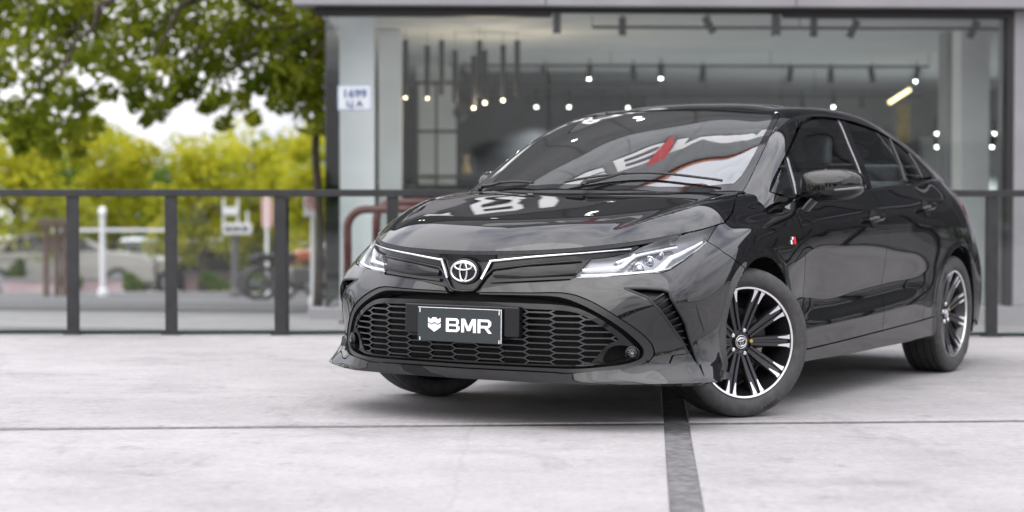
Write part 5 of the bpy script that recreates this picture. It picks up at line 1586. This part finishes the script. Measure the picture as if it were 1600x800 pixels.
for px, y0, y1, lb in ((870, 20, 53, 'black box light at the top of the glass, left mullion'), (1211, 17, 57, 'black box light at the top of the glass, right mullion')):
    a, b = sp_px(px, y1, .3), sp_px(px, y0, .3)
    o = MB().box((-.035, -.05, 0), (.035, .05, b.z-a.z)).build('box_light', M['blackm'], None, False, bevel=.004); o.matrix_world = SM @ Matrix.Translation(a); tag(o, lb, 'lamp')
    MB().box((-.02, -.035, -.006), (.02, .035, 0)).build('diffuser', M['wallw'], o, False)
ls = MB(); a, b = sp_px(1388, 161, 7), sp_px(1421, 140, 7)
ls.tube([(0, 0, 0), tuple(b-a)], .022, 8); o = ls.build('led_bar', M['ledstick'], None, True); o.matrix_world = SM @ Matrix.Translation(a); tag(o, 'slanted warm LED bar hanging in the right showroom pane', 'lamp')
MB().tube([tuple(b-a), tuple(b-a + Vector((0, 0, 2.78-b.z)))], .003, 6).build('cord', M['blackm'], o, False)

# house-number plate on the glass
sg0, sg1 = sp_px(528.5, 172.5, -.02), sp_px(580.5, 134.5, -.02)
hn = MB().box((sg0.x, -.03, sg0.z), (sg1.x, -.018, sg1.z))
hn.v = [(x-sg0.x, y, z-sg0.z) for x, y, z in hn.v]
hno = hn.build('address_sign', principled('address_sign_blue', (.28, .38, .58), .4), None, False, bevel=.003); hno.matrix_world = SM @ Matrix.Translation((sg0.x, 0, sg0.z))
tag(hno, 'white address sign reading 1699 on the showroom corner', 'sign')
W_, H_ = sg1.x-sg0.x, sg1.z-sg0.z
MB().box((.008, -.034, .008), (W_-.008, -.031, H_-.008)).build('sign_face', principled('sign_enamel', (.50, .52, .54), .4), hno, False)
bm_ = principled('address_blue', (.03, .07, .20), .4)
for body, sz, zz in (('1699', .105, .66), ('Lj A', .085, .25)):
    me = text_mesh(body, sz, .001, .003, 1.1); me.transform(Matrix.Translation((W_*.5, -.0355, H_*zz)) @ TOSHOP); link('sign_lettering', me, bm_, hno, False)
# red hoops between balustrade and showroom
M['hoop'] = principled('brown_red_steel', (.060, .014, .012), .4)
for k, (px0, px1, py, yy, lb) in enumerate(((543, 690, 327, 16.4, 'brown-red steel hoop behind the glass, left of the car nose'), (588, 760, 316, 16.9, 'brown-red steel hoop half hidden behind the car nose'))):
    a, b = at_px(px0, py, yy), at_px(px1, py, yy); z0 = gz(a.x, yy); r = .16
    pts = [(a.x, yy, z0), (a.x, yy, a.z-r)] + [(a.x+r-r*math.cos(t), yy, a.z-r+r*math.sin(t)) for t in np.linspace(.2, math.pi/2, 6)] + [(b.x-r+r*math.sin(t), yy, a.z-r+r*math.cos(t)) for t in np.linspace(0, math.pi/2-.2, 6)] + [(b.x, yy, a.z-r), (b.x, yy, z0)]
    cx = (a.x+b.x)/2
    o = MB().tube([(p[0]-cx, p[1]-yy, p[2]-z0) for p in pts], .036, 10).build('steel_hoop', M['hoop'], None, True); o.location = (cx, yy, z0); tag(o, lb, 'hoop')
    MB().lathe([(.08, 0), (.08, .012), (.0001, .012)], 16, axis='z', M=Matrix.Translation((pts[0][0]-cx, 0, 0))).build('foot_plate', M['hoop'], o, False)

# ================================================================ trees and street beyond the balustrade
def leaf_mat(name, c0, c1, trans=.45):
    m = bpy.data.materials.new(name); m.use_nodes = True
    nt = m.node_tree; nt.nodes.clear(); L = nt.links
    out = nt.nodes.new('ShaderNodeOutputMaterial'); d = nt.nodes.new('ShaderNodeBsdfDiffuse'); t = nt.nodes.new('ShaderNodeBsdfTranslucent'); mx = nt.nodes.new('ShaderNodeMixShader'); mx.inputs[0].default_value = trans
    g = nt.nodes.new('ShaderNodeTexCoord'); n = nt.nodes.new('ShaderNodeTexNoise'); n.inputs['Scale'].default_value = 1.6; n.inputs['Detail'].default_value = 5
    r = nt.nodes.new('ShaderNodeValToRGB'); r.color_ramp.elements[0].position = .36; r.color_ramp.elements[0].color = (*c0, 1); r.color_ramp.elements[1].position = .64; r.color_ramp.elements[1].color = (*c1, 1)
    L.new(g.outputs['Object'], n.inputs['Vector']); L.new(n.outputs['Fac'], r.inputs['Fac']); L.new(r.outputs['Color'], d.inputs['Color']); L.new(r.outputs['Color'], t.inputs['Color'])
    L.new(d.outputs[0], mx.inputs[1]); L.new(t.outputs[0], mx.inputs[2]); L.new(mx.outputs[0], out.inputs['Surface'])
    return m
M['bark'] = noisy('tree_bark', (.045, .035, .028), (.10, .08, .065), 14, .9, bump=.6, bscale=40, dist=.02)
M['leaf_dark'] = leaf_mat('mature_green_leaves', (.13, .19, .02), (.42, .45, .05), .6)
M['leaf_lime'] = leaf_mat('lime_yellow_leaves', (.25, .29, .02), (.54, .51, .05), .5)
M['leaf_mid'] = leaf_mat('mid_green_leaves', (.05, .10, .02), (.14, .20, .03))
M['leaf_red'] = leaf_mat('reddish_leaves', (.25, .05, .02), (.35, .16, .03))
def leaves(mb, c, rad, n, size, rng, flat=1.0, shell=.35, droop=0.0):
    c = np.array(c, float); rad = np.array(rad, float)
    d = rng.normal(size=(n, 3)); d /= np.linalg.norm(d, axis=1, keepdims=True)
    r = (shell + (1-shell)*rng.random(n))**.6
    P = c + d*rad*r[:, None]; P[:, 2] -= droop*rng.random(n)
    a = rng.normal(size=(n, 3)); a /= np.linalg.norm(a, axis=1, keepdims=True)
    b = np.cross(a, rng.normal(size=(n, 3))); b /= np.linalg.norm(b, axis=1, keepdims=True)
    s = size*(.6+.8*rng.random(n))[:, None]
    V = np.stack([P-a*s, P+b*s*.42, P+a*s, P-b*s*.42], 1).reshape(-1, 3)
    o = len(mb.v); mb.v += list(map(tuple, V)); mb.f += [(o+4*i, o+4*i+1, o+4*i+2, o+4*i+3) for i in range(n)]; mb.m += [0]*n
def limb(mb, p, q, r0, r1, rng, wob=.08, k=7):
    p, q = Vector(p), Vector(q); pts = []; L = (q-p).length
    for i in range(k+1):
        t = i/k; w = wob*L*math.sin(math.pi*t)
        pts.append(p.lerp(q, t) + Vector((rng.normal()*w*.5, rng.normal()*w*.5, rng.normal()*w*.3 + .10*L*math.sin(math.pi*t))))
    mb.tube(pts, [r0+(r1-r0)*i/k for i in range(k+1)], 8); return pts
# the near tree: slim trunk by the showroom corner, boughs sweeping over to the left
rng = np.random.default_rng(3)
TY = 24.0; tb = at_px(496, 470, TY); tb.z = gz(tb.x, TY)
tree = empty('broadleaf_tree', tuple(tb)); tag(tree, 'green broadleaf tree with slim trunk by the showroom, boughs sweeping left', 'tree')
tr = MB(); top = at_px(498, 40, TY) - tb
pts = [(0, 0, 0), (.04, 0, 1.0), (-.03, .05, 2.0), (.02, 0, top.z*.75), tuple(top), (top.x-.2, .1, top.z+1.4)]
tr.tube(pts, [.065, .055, .05, .048, .042, .02], 10)
cl = []
def rel(px, py, y): return at_px(px, py, y) - tb
boughs = [((495, 95, 24), (330, -20, 22.5)), ((497, 60, 24), (200, -30, 21.5)), ((497, 120, 24), (420, 60, 23)), ((498, 20, 24), (60, -60, 22)), ((498, 80, 24), (560, -60, 24.5)), ((498, 0, 24), (420, -160, 24)), ((330, -20, 22.5), (240, 90, 22)), ((200, -30, 21.5), (90, 130, 21.5)), ((60, -60, 22), (-60, 40, 22))]
for a, b in boughs: limb(tr, rel(*a), rel(*b), .05, .014, rng)
for px, py, r in [(230, 60, 0), (130, 80, 0), (60, 130, 0), (350, 90, 0), (400, 120, 0), (290, 110, 0), (180, 110, 0), (100, 190, 0), (30, 60, 0), (460, 140, 0), (250, 150, 0), (330, 150, 0), (20, 180, 0), (150, 40, 0), (300, 40, 0), (80, 30, 0)]:
    limb(tr, rel(px+rng.uniform(30, 120), py-rng.uniform(50, 110), 22.6), rel(px, py, 22.2), .018, .005, rng)
tr.build('trunk', M['bark'], tree, True)
cr = MB()
clumps = [(-40,-30,80),(40,-20,70),(110,-10,60),(180,-5,62),(250,0,60),(320,5,60),(385,10,60),(440,30,58),(480,60,62),(500,20,70),(-30,40,48),(60,40,38),(130,45,40),(150,85,30),(215,60,44),(285,60,46),(350,62,46),(410,75,44),(465,120,44),(500,110,46),(440,150,22),(330,105,30),(260,110,30),(215,120,28),(90,85,26),
          (40,165,32),(95,175,40),(120,200,26),(60,205,24),(20,190,26),(100,135,26),(190,105,20),(245,165,20),(370,150,24),(300,140,14),(395,180,13),(130,150,22),(490,165,30),(505,190,18),(-30,150,36),(5,115,20),(170,140,15),(215,152,17),(290,118,20),(322,165,12),(440,112,22),(400,125,20),(272,150,13),(60,120,24),(20,80,30),(150,190,14),(340,150,14),(230,185,10),(80,232,16),(30,222,16),(120,232,12),(350,190,12),(-80,90,60)]
for px, py, r in clumps:
    if r <= 0: continue
    y = 22 + rng.random()*2.5; c = rel(px, py, y); R0 = r/2993.48*y
    leaves(cr, c, (R0*1.15, R0*1.2, R0*.95), int(215*(r/40)**1.7)+40, .068, rng, droop=R0*.6)
for k in range(90):
    px, py = rng.uniform(-120, 500), rng.uniform(-420, -30); y = 21+rng.random()*6; c = rel(px, py, y)
    leaves(cr, c, (.6, .6, .5), 70, .085, rng)
cr.build('crown', M['leaf_dark'], tree, False, fix=False)
rd = MB(); leaves(rd, rel(502, 60, 23.5), (.12, .15, .3), 60, .07, rng); leaves(rd, rel(497, 40, 23.5), (.15, .15, .15), 40, .07, rng); rd.build('autumn_leaves', M['leaf_red'], tree, False, fix=False)

def small_tree(name, px, ybase, ycrown_top, wpx, Y, mat, label, seed, cat='tree', group=None, dens=1.0, leaf=.10, clump=26):
    rng = np.random.default_rng(seed)
    b = at_px(px, 400, Y); b.z = gz(b.x, Y)
    t = empty(name, tuple(b)); tag(t, label, cat, group)
    topz = at_px(px, ycrown_top, Y).z - b.z; w = wpx/2993.48*Y/2
    cz = topz*.57; hz = topz*.46
    tk = MB(); tk.tube([(0, 0, 0), (.05, 0, topz*.25), (-.04, .03, topz*.5), (0, 0, topz*.8)], [.11, .09, .07, .02], 8)
    for k in range(5):
        an = 2*math.pi*k/5 + rng.random(); limb(tk, (0, 0, topz*(.25+.07*k)), (w*.7*math.cos(an), w*.7*math.sin(an), cz+hz*.3*rng.normal()), .05, .012, rng)
    tk.build('trunk', M['bark'], t, True)
    c = MB()
    for k in range(clump):
        d = rng.normal(size=3); d /= np.linalg.norm(d); rr = rng.random()**.45
        p = (d[0]*w*rr*.85, d[1]*w*rr*.85, cz + d[2]*hz*rr*.85); s = (.30+.25*rng.random())*min(w, hz*1.2)
        leaves(c, p, (s, s, s*.8), int(dens*150), leaf, rng)
    c.build('crown', mat, t, False, fix=False)
    return t
LT = 'lime trees across the street'
small_tree('lime_tree', 30, 465, 178, 230, 44, M['leaf_lime'], 'lime-yellow tree at the far left edge, behind the pergola', 11, group=LT)
small_tree('lime_tree', 175, 465, 172, 180, 46, M['leaf_lime'], 'lime-yellow tree behind the white lamp post', 12, group=LT)
small_tree('lime_tree', 315, 465, 186, 190, 45, M['leaf_lime'], 'lime-yellow tree behind the boxy street sign', 13, group=LT)
small_tree('lime_tree', 398, 465, 158, 180, 47, M['leaf_lime'], 'tallest lime-yellow tree, centre of the street row', 14, group=LT)
small_tree('lime_tree', 490, 465, 185, 150, 45, M['leaf_lime'], 'lime-yellow tree beside the showroom corner', 15, group=LT)
small_tree('street_tree', 100, 465, 232, 260, 60, M['leaf_mid'], 'darker green tree in the distance behind the pergola', 16, leaf=.15)
small_tree('street_tree', 250, 465, 240, 300, 62, M['leaf_mid'], 'darker green tree in the distance behind the red roof', 17, leaf=.15)
small_tree('street_tree', 430, 465, 236, 300, 63, M['leaf_mid'], 'darker green tree in the distance behind the pink banner', 18, leaf=.15)
def bush(px, py, r, Y, label, seed, mat):
    rng = np.random.default_rng(seed); p = at_px(px, py, Y); z0 = gz(p.x, Y); R0 = r/2993.48*Y
    o = empty('bush', (p.x, Y, z0)); tag(o, label, 'bush', 'street bushes')
    c = MB()
    for k in range(9):
        d = rng.normal(size=3)*.4
        leaves(c, (d[0]*R0, d[1]*R0, max(.2, (p.z-z0)+d[2]*R0)), (R0*.6, R0*.6, R0*.6), 90, .09, rng)
    c.build('foliage', mat, o, False, fix=False)
    s = MB(); s.tube([(0, 0, 0), (0, 0, max(.3, p.z-z0))], [.05, .02], 6); s.build('stem', M['bark'], o, False)
bush(145, 425, 30, 47, 'rounded green bush left of the white lamp post', 21, M['leaf_mid'])
bush(185, 430, 28, 46, 'green bush right of the white lamp post', 22, M['leaf_mid'])
bush(225, 418, 26, 48, 'yellow-green bush above the silver car', 23, M['leaf_lime'])
bush(300, 402, 34, 50, 'dense green bush under the red-roofed house', 24, M['leaf_mid'])
bush(432, 390, 30, 47, 'green bush behind the motorcycles', 25, M['leaf_mid'])
bush(52, 395, 34, 52, 'green bush behind the pergola posts', 26, M['leaf_mid'])

# parked cars (small in the picture, still cars)
def simple_car(name, px, Y, yaw, body_mat, label, h=1.45):
    p = at_px(px, 460, Y); z0 = gz(p.x, Y)
    c = empty(name, (p.x, Y, z0), R_(yaw)); tag(c, label, 'car', 'cars parked across the street')
    prof = [(-2.15, .28), (-2.2, .62), (-2.1, .86), (-1.55, .92), (-.95, 1.38), (-.3, h), (.45, h-.02), (1.15, 1.0), (1.9, .90), (2.15, .72), (2.18, .30)]
    def fn(a, b, q):
        t = max(0, (b-.9)/.55); return (a, (1 if q else -1)*(.86-.18*t), b)
    MB().prism(prof, fn).build('body', body_mat, c, False, bevel=.04)
    for q in (1, -1):
        MB().add([(x, q*(.872-.18*max(0, (z-.9)/.55)), z) for x, z in ((-1.35, .96), (-.92, 1.30), (-.3, h-.09), (.40, h-.10), (.98, 1.0))], [(0, 1, 2, 3, 4)]).build('side_window', M['gloss'], c, False)
        for x in (-1.35, 1.35):
            wv = MB().lathe([(.0001, -.1), (.31, -.1), (.32, 0), (.31, .1), (.0001, .1)], 20, M=Matrix.Translation((x, q*.80, .32))).build('wheel', M['rubber'], c, False)
            MB().lathe([(.0001, .104), (.19, .104)], 14, M=Matrix.Translation((x, q*.80, .32)) @ Matrix.Rotation(0 if q > 0 else math.pi, 4, 'Z')).build('hub', M['silver'], wv, False)
        MB().box((2.10, q*.62-.18, .66), (2.20, q*.62+.14, .80)).build('headlight', M['silver'], c, False)
        MB().box((-2.21, q*.62-.16, .66), (-2.12, q*.62+.16, .82)).build('tail_light', M['red'], c, False)
    MB().add([(.50, -.60, h-.08), (.50, .60, h-.08), (1.13, .74, 1.03), (1.13, -.74, 1.03)], [(0, 1, 2, 3)]).mesh()
    MB().add([(.53, -.60, h-.06), (.53, .60, h-.06), (1.17, .74, 1.02), (1.17, -.74, 1.02)], [(0, 1, 2, 3)]).build('windscreen', M['gloss'], c, False)
pw = principled('white_car_paint', (.72, .72, .73), .3, 0, .5, .6); ps = principled('silver_car_paint', (.42, .44, .46), .3, .5, .5, .6); pdk = principled('grey_car_paint', (.10, .10, .11), .3, 0, .5, .6); pr_ = principled('wine_car_paint', (.18, .05, .06), .3, 0, .5, .6)
simple_car('parked_car', 345, 49, 12, pw, 'white car parked behind the boxy street sign')
simple_car('parked_car', 236, 50, -10, ps, 'silver car parked right of the white lamp post')
simple_car('parked_car', 60, 47.5, 5, pw, 'white car parked behind the pergola at the left')
simple_car('parked_car', 125, 51, 175, pr_, 'wine-red car parked behind the low wall')
simple_car('parked_car', 410, 51, 170, pdk, 'dark grey car parked left of the motorcycles')
pbk = principled('black_car_paint', (.02, .02, .022), .3, 0, .5, .6); pbl = principled('champagne_car_paint', (.30, .29, .27), .3, 0, .5, .6)
simple_car('parked_car', 30, 53, 178, pbk, 'black car parked under the leftmost lime tree')
simple_car('parked_car', 95, 44.5, 8, pbl, 'champagne car parked close behind the pergola posts')
simple_car('parked_car', 175, 55, 4, pbk, 'black car parked behind the white lamp post')
simple_car('parked_car', 290, 56, 176, pr_, 'wine-red car parked under the red-roofed house')
simple_car('parked_car', 392, 49, 15, pbk, 'black car parked right of the boxy sign post')
simple_car('parked_car', 470, 52, 170, pw, 'white car parked behind the motorcycles')
bush(20, 432, 20, 43.5, 'low clipped bush at the far left behind the wall', 27, M['leaf_mid'])
bush(110, 440, 16, 42.5, 'low bush hidden behind the second post', 28, M['leaf_mid'])
bush(205, 446, 16, 42.2, 'low dark bush left of the silver car', 29, M['leaf_mid'])
bush(330, 440, 18, 44, 'low dark bush left of the boxy sign post', 30, M['leaf_mid'])
bush(400, 446, 16, 42.4, 'low dark bush under the pink banner', 41, M['leaf_mid'])
# low pinkish wall sections
wm = noisy('pink_render', (.34, .25, .27), (.44, .34, .36), 3, .85)
for (x0, x1, y0, y1, Y, lb) in ((5, 105, 437, 463, 43, 'low pinkish wall at the left behind the balustrade'), (128, 208, 436, 462, 43.5, 'low pinkish wall behind the white lamp post'), (290, 430, 428, 452, 47, 'low pinkish wall behind the boxy street sign')):
    a, b = at_px(x0, y1, Y), at_px(x1, y0, Y); z0 = gz(a.x, Y)
    o = MB().box((-(b.x-a.x)/2, -.1, 0), ((b.x-a.x)/2, .1, max(.3, b.z-z0))).build('low_wall', wm, None, False, bevel=.02); o.location = ((a.x+b.x)/2, Y, z0-.02); tag(o, lb, 'wall')
    MB().box((-(b.x-a.x)/2-.04, -.14, max(.3, b.z-z0)), ((b.x-a.x)/2+.04, .14, max(.3, b.z-z0)+.06)).build('wall_coping', M['paving'], o, False)
# houses
def house(px0, px1, pyw, pyr, Y, wall, roofm, label):
    a, b = at_px(px0, pyw, Y), at_px(px1, pyr, Y); z0 = gz(a.x, Y); W2 = (b.x-a.x)/2; hw = a.z-z0; hr = b.z-z0
    h = empty('house', ((a.x+b.x)/2, Y, z0)); tag(h, label, 'house')
    MB().box((-W2, 0, 0), (W2, 6, hw)).build('wall', wall, h, False)
    MB().prism([(-W2-.3, hw), (W2+.3, hw), (W2*.7, hr), (-W2*.7, hr)], lambda p, q, s: (p, -.4 if s == 0 else 6.4, q)).build('roof', roofm, h, False)
    for k in (-.55, .1, .6):
        w = MB().box((k*W2-.35, -.04, hw*.35), (k*W2+.35, .02, hw*.8)).build('window', M['gloss'], h, False); MB().box((k*W2-.40, -.08, hw*.30), (k*W2+.40, .0, hw*.345)).build('sill', M['wallw'], w, False)
    MB().box((W2*.3-.4, -.05, 0), (W2*.3+.4, .02, hw*.7)).build('door', M['frame'], h, False)
rfm = noisy('clay_tiles', (.30, .10, .07), (.42, .18, .12), 4, .8); 
house(300, 372, 398, 362, 68, M['wallw'], rfm, 'white house with red tiled roof seen below the boxy sign')
house(-60, 42, 352, 306, 58, wm, M['wallw'], 'pink house with pale roof at the far left')
house(440, 540, 380, 340, 66, M['wallw'], rfm, 'white house with tiled roof beside the showroom corner')
# street furniture
def pole(name, px, py0, py1, Y, r, mat, label, cat):
    a = at_px(px, py0, Y); z0 = gz(a.x, Y)
    o = MB().lathe([(r*1.8, 0), (r*1.8, .12), (r, .16), (r, a.z-z0), (.0001, a.z-z0)], 12, axis='z').build(name, mat, None, True, angle=40); o.location = (a.x, Y, z0); tag(o, label, cat)
    return o, a.z-z0
wp_ = principled('white_painted_steel', (.70, .70, .72), .4)
lp, h = pole('lamp_post', 160, 338, 470, 38, .055, wp_, 'white lamp post in the second glass bay from the left', 'lamp post')
MB().lathe([(.04, h), (.08, h+.04), (.07, h+.16), (.0001, h+.2)], 14, axis='z').build('lantern', M['wallw'], lp, True)
MB().box((-1.0, -.03, h-.30), (1.25, .03, h-.24)).build('cross_arm', wp_, lp, False)
sg_, h = pole('street_sign', 366.5, 366, 471, 38, .065, principled('grey_post', (.10, .095, .10), .5), 'boxy white street sign on a dark grey post', 'sign')
k38 = 38/2993.48
MB().box((-18*k38, -.09, h), (26*k38, .09, h+17*k38)).build('sign_box', wp_, sg_, False, bevel=.01)
MB().box((-18*k38, -.08, h+30*k38), (6*k38, .08, h+42*k38)).build('sign_box', wp_, sg_, False, bevel=.01)
for x in (-17, 5, 20): MB().box((x*k38-.02, -.02, h+17*k38), (x*k38+.02, .02, h+(56 if x < 10 else 36)*k38)).build('sign_bracket', wp_, sg_, False)
for j, (x, w) in enumerate(((-14, 8), (-4, 5), (3, 7), (13, 9))): MB().box((x*k38, -.096, h+5*k38), ((x+w)*k38, -.091, h+12*k38)).build('sign_marking', M['gloss'], sg_, False)
np_, h = pole('parking_sign', 489, 336, 450, 26, .032, wp_, 'white no-parking sign with red ring near the showroom corner', 'sign')
k26 = 26/2993.48
MB().box((-14*k26, -.05, h-.02), (13*k26, -.035, h+33*k26)).build('sign_plate', wp_, np_, False, bevel=.004)
ring = MB(); ring.tube([(-.5*k26+9*k26*math.cos(2*math.pi*k/24), -.053, h+19*k26+9*k26*math.sin(2*math.pi*k/24)) for k in range(24)], 1.5*k26, 6, closed=True); ring.tube([(-6.5*k26, -.053, h+25*k26), (5.5*k26, -.053, h+13*k26)], 1.2*k26, 6); ring.build('red_ring', M['signred'], np_, True)
me = text_mesh('E', .12, .001, .002); me.transform(Matrix.Translation((-.5*k26, -.052, h+19*k26)) @ TOSHOP); link('sign_letter', me, M['gloss'], np_, False)
bn, h = pole('banner_pole', 417, 305, 455, 40, .03, wp_, 'thin pole with a pale pink banner', 'banner')
k40 = 40/2993.48
MB().box((-8*k40, -.01, h-50*k40), (9*k40, .01, h-5*k40)).build('banner', principled('pale_pink_cloth', (.62, .36, .34), .8), bn, False)
# pergola
pg0 = at_px(87, 470, 36); pz = gz(pg0.x, 36); k36 = 36/2993.48
pg = empty('timber_pergola', (pg0.x, 36, pz)); tag(pg, 'dark timber pergola in the leftmost glass bay', 'pergola')
wood = noisy('dark_timber', (.07, .045, .035), (.12, .08, .06), 10, .8)
hz_ = at_px(87, 352, 36).z - pz
for x in (-15, 2, 14): MB().box((x*k36-.05, -.05, 0), (x*k36+.05, .05, hz_)).build('post', wood, pg, False)
for d in (-.4, 0, .4): MB().box((-20*k36, d-.04, hz_), (20*k36, d+.04, hz_+.12)).build('beam', wood, pg, False)
MB().box((-14*k36, -.03, hz_-.45), (13*k36, .03, hz_-.2)).build('board', wood, pg, False)
# motorcycles
def motorbike(px, Y, yaw, mat, label):
    p = at_px(px, 455, Y); z0 = gz(p.x, Y)
    m = empty('motorcycle', (p.x, Y, z0), R_(yaw)); tag(m, label, 'motorcycle', 'motorcycles by the showroom corner')
    for x in (-.62, .62):
        w = MB().tube([(x+.27*math.cos(2*math.pi*k/24), 0, .31+.27*math.sin(2*math.pi*k/24)) for k in range(24)], .045, 8, closed=True).build('wheel', M['rubber'], m, True)
        MB().lathe([(.0001, .02), (.07, .02), (.07, -.02), (.0001, -.02)], 12, M=Matrix.Translation((x, 0, .31))).build('hub', M['silver'], w, False)
    f = MB(); f.tube([(.62, 0, .31), (.42, 0, .95), (.36, 0, 1.05)], .03, 8); f.tube([(-.62, 0, .31), (-.1, 0, .38), (.3, 0, .45), (.44, 0, .85)], .035, 8); f.build('frame', M['blackm'], m, True)
    MB().box((-.12, -.13, .30), (.26, .13, .58)).build('engine', M['disc'], m, False, bevel=.04)
    MB().box((-.02, -.14, .66), (.40, .14, .88)).build('fuel_tank', mat, m, True, bevel=.07, seg=3, angle=50)
    MB().box((-.72, -.12, .72), (0, .12, .82)).build('seat', M['satin'], m, True, bevel=.04, seg=3, angle=50)
    MB().tube([(.34, -.36, 1.06), (.38, 0, 1.03), (.34, .36, 1.06)], .016, 6).build('handlebar', M['chrome'], m, True)
    MB().lathe([(.0001, .05), (.08, .05), (.06, -.06), (.0001, -.08)], 14, axis='x', M=Matrix.Translation((.50, 0, .90))).build('headlight', M['silver'], m, True)
og = principled('orange_tank', (.36, .10, .03), .35, 0, .5, .5)
motorbike(462, 33, 20, og, 'orange-tanked motorcycle nearest the balustrade post')
motorbike(490, 35, 35, pdk, 'dark motorcycle beside the no-parking sign')
motorbike(446, 37, 10, pr_, 'wine-red motorcycle furthest from the showroom')
# water tank and bins at left
tk_, h = pole('blue_cabinet', 17, 392, 462, 45, .02, wp_, 'blue and white kiosk cabinet at the far left', 'cabinet')
k45 = 45/2993.48
MB().box((-10*k45, -.3, h-.60), (10*k45, .3, h+.05)).build('cabinet_body', principled('light_blue_paint', (.25, .40, .62), .5), tk_, False, bevel=.03)
MB().box((-11*k45, -.33, h+.05), (11*k45, .33, h+.12)).build('cabinet_roof', wp_, tk_, False)

# ================================================================ what the paint and glass mirror: the far side of the yard, behind the viewer
def block(x, y, w, d, hh, mat, label, floors=2, bays=5):
    b = empty('low_building', (x, y, gz(max(-20, min(20, x)), 0)), 0); tag(b, label, 'building')
    MB().box((-w/2, -d/2, 0), (w/2, d/2, hh)).build('wall', mat, b, False)
    MB().box((-w/2-.2, -d/2-.2, hh), (w/2+.2, d/2+.2, hh+.35)).build('parapet', M['paving'], b, False)
    for f_ in range(floors):
        for k in range(bays):
            wx = -w/2 + w*(k+.5)/bays; z = hh*(f_+.35)/floors
            wi = MB().box((wx-w/bays*.28, d/2-.02, z), (wx+w/bays*.28, d/2+.04, z+hh/floors*.45)).build('window', M['gloss'], b, False)
            MB().box((wx-w/bays*.31, d/2, z-.09), (wx+w/bays*.31, d/2+.09, z-.003)).build('sill', M['paving'], wi, False)
    MB().box((-.6, d/2-.02, 0), (.6, d/2+.05, 2.2)).build('door', M['frame'], b, False)
block(-16, -34, 16, 8, 3.3, M['wallw'], 'white single-storey building across the yard, mirrored in the paint', 1, 6)
block(14, -38, 20, 8, 3.0, M['wallg'], 'grey low building across the yard, mirrored in the glass', 1, 7)
rng = np.random.default_rng(77)
tb_ = MB()
for k in range(150):
    a = R_(-150 + 262*k/149)                      # an arc behind and to the right of the yard
    r = 50 + 5*math.sin(k*.37) + rng.uniform(-2, 2); x, y = r*math.sin(a+math.pi)*1.05, -r*math.cos(a+math.pi)*-1
    if y > 6: continue
    hh = 2.6 + 1.1*math.sin(k*.21) + rng.uniform(-.5, 1.0)
    for q in range(3): leaves(tb_, (x + rng.normal()*1.2, y + rng.normal()*.8, hh*(.2+.3*q)), (1.7, 1.2, hh*.28), 60, .28, rng)
tbo = tb_.build('tree_belt', M['leaf_mid'], None, False, fix=False); tag(tbo, 'dark belt of distant trees behind the yard, mirrored in the paint', 'trees', kind='stuff')
wd_ = MB()
for k in range(120):
    x = -95 + 125*k/119; y = 80 + 4*math.sin(k*.5) + rng.uniform(-2, 2); z0 = -2.5; hh = 5.5 + 1.6*math.sin(k*.31) + rng.uniform(-.8, 1.2)
    for q in range(3): leaves(wd_, (x + rng.normal()*.8, y, z0 + hh*(.2+.28*q)), (1.6, 1.2, hh*.26), 70, .26, rng)
wdo = wd_.build('distant_woods', M['leaf_mid'], None, False, fix=False); tag(wdo, 'green belt of distant trees beyond the street', 'trees', kind='stuff')
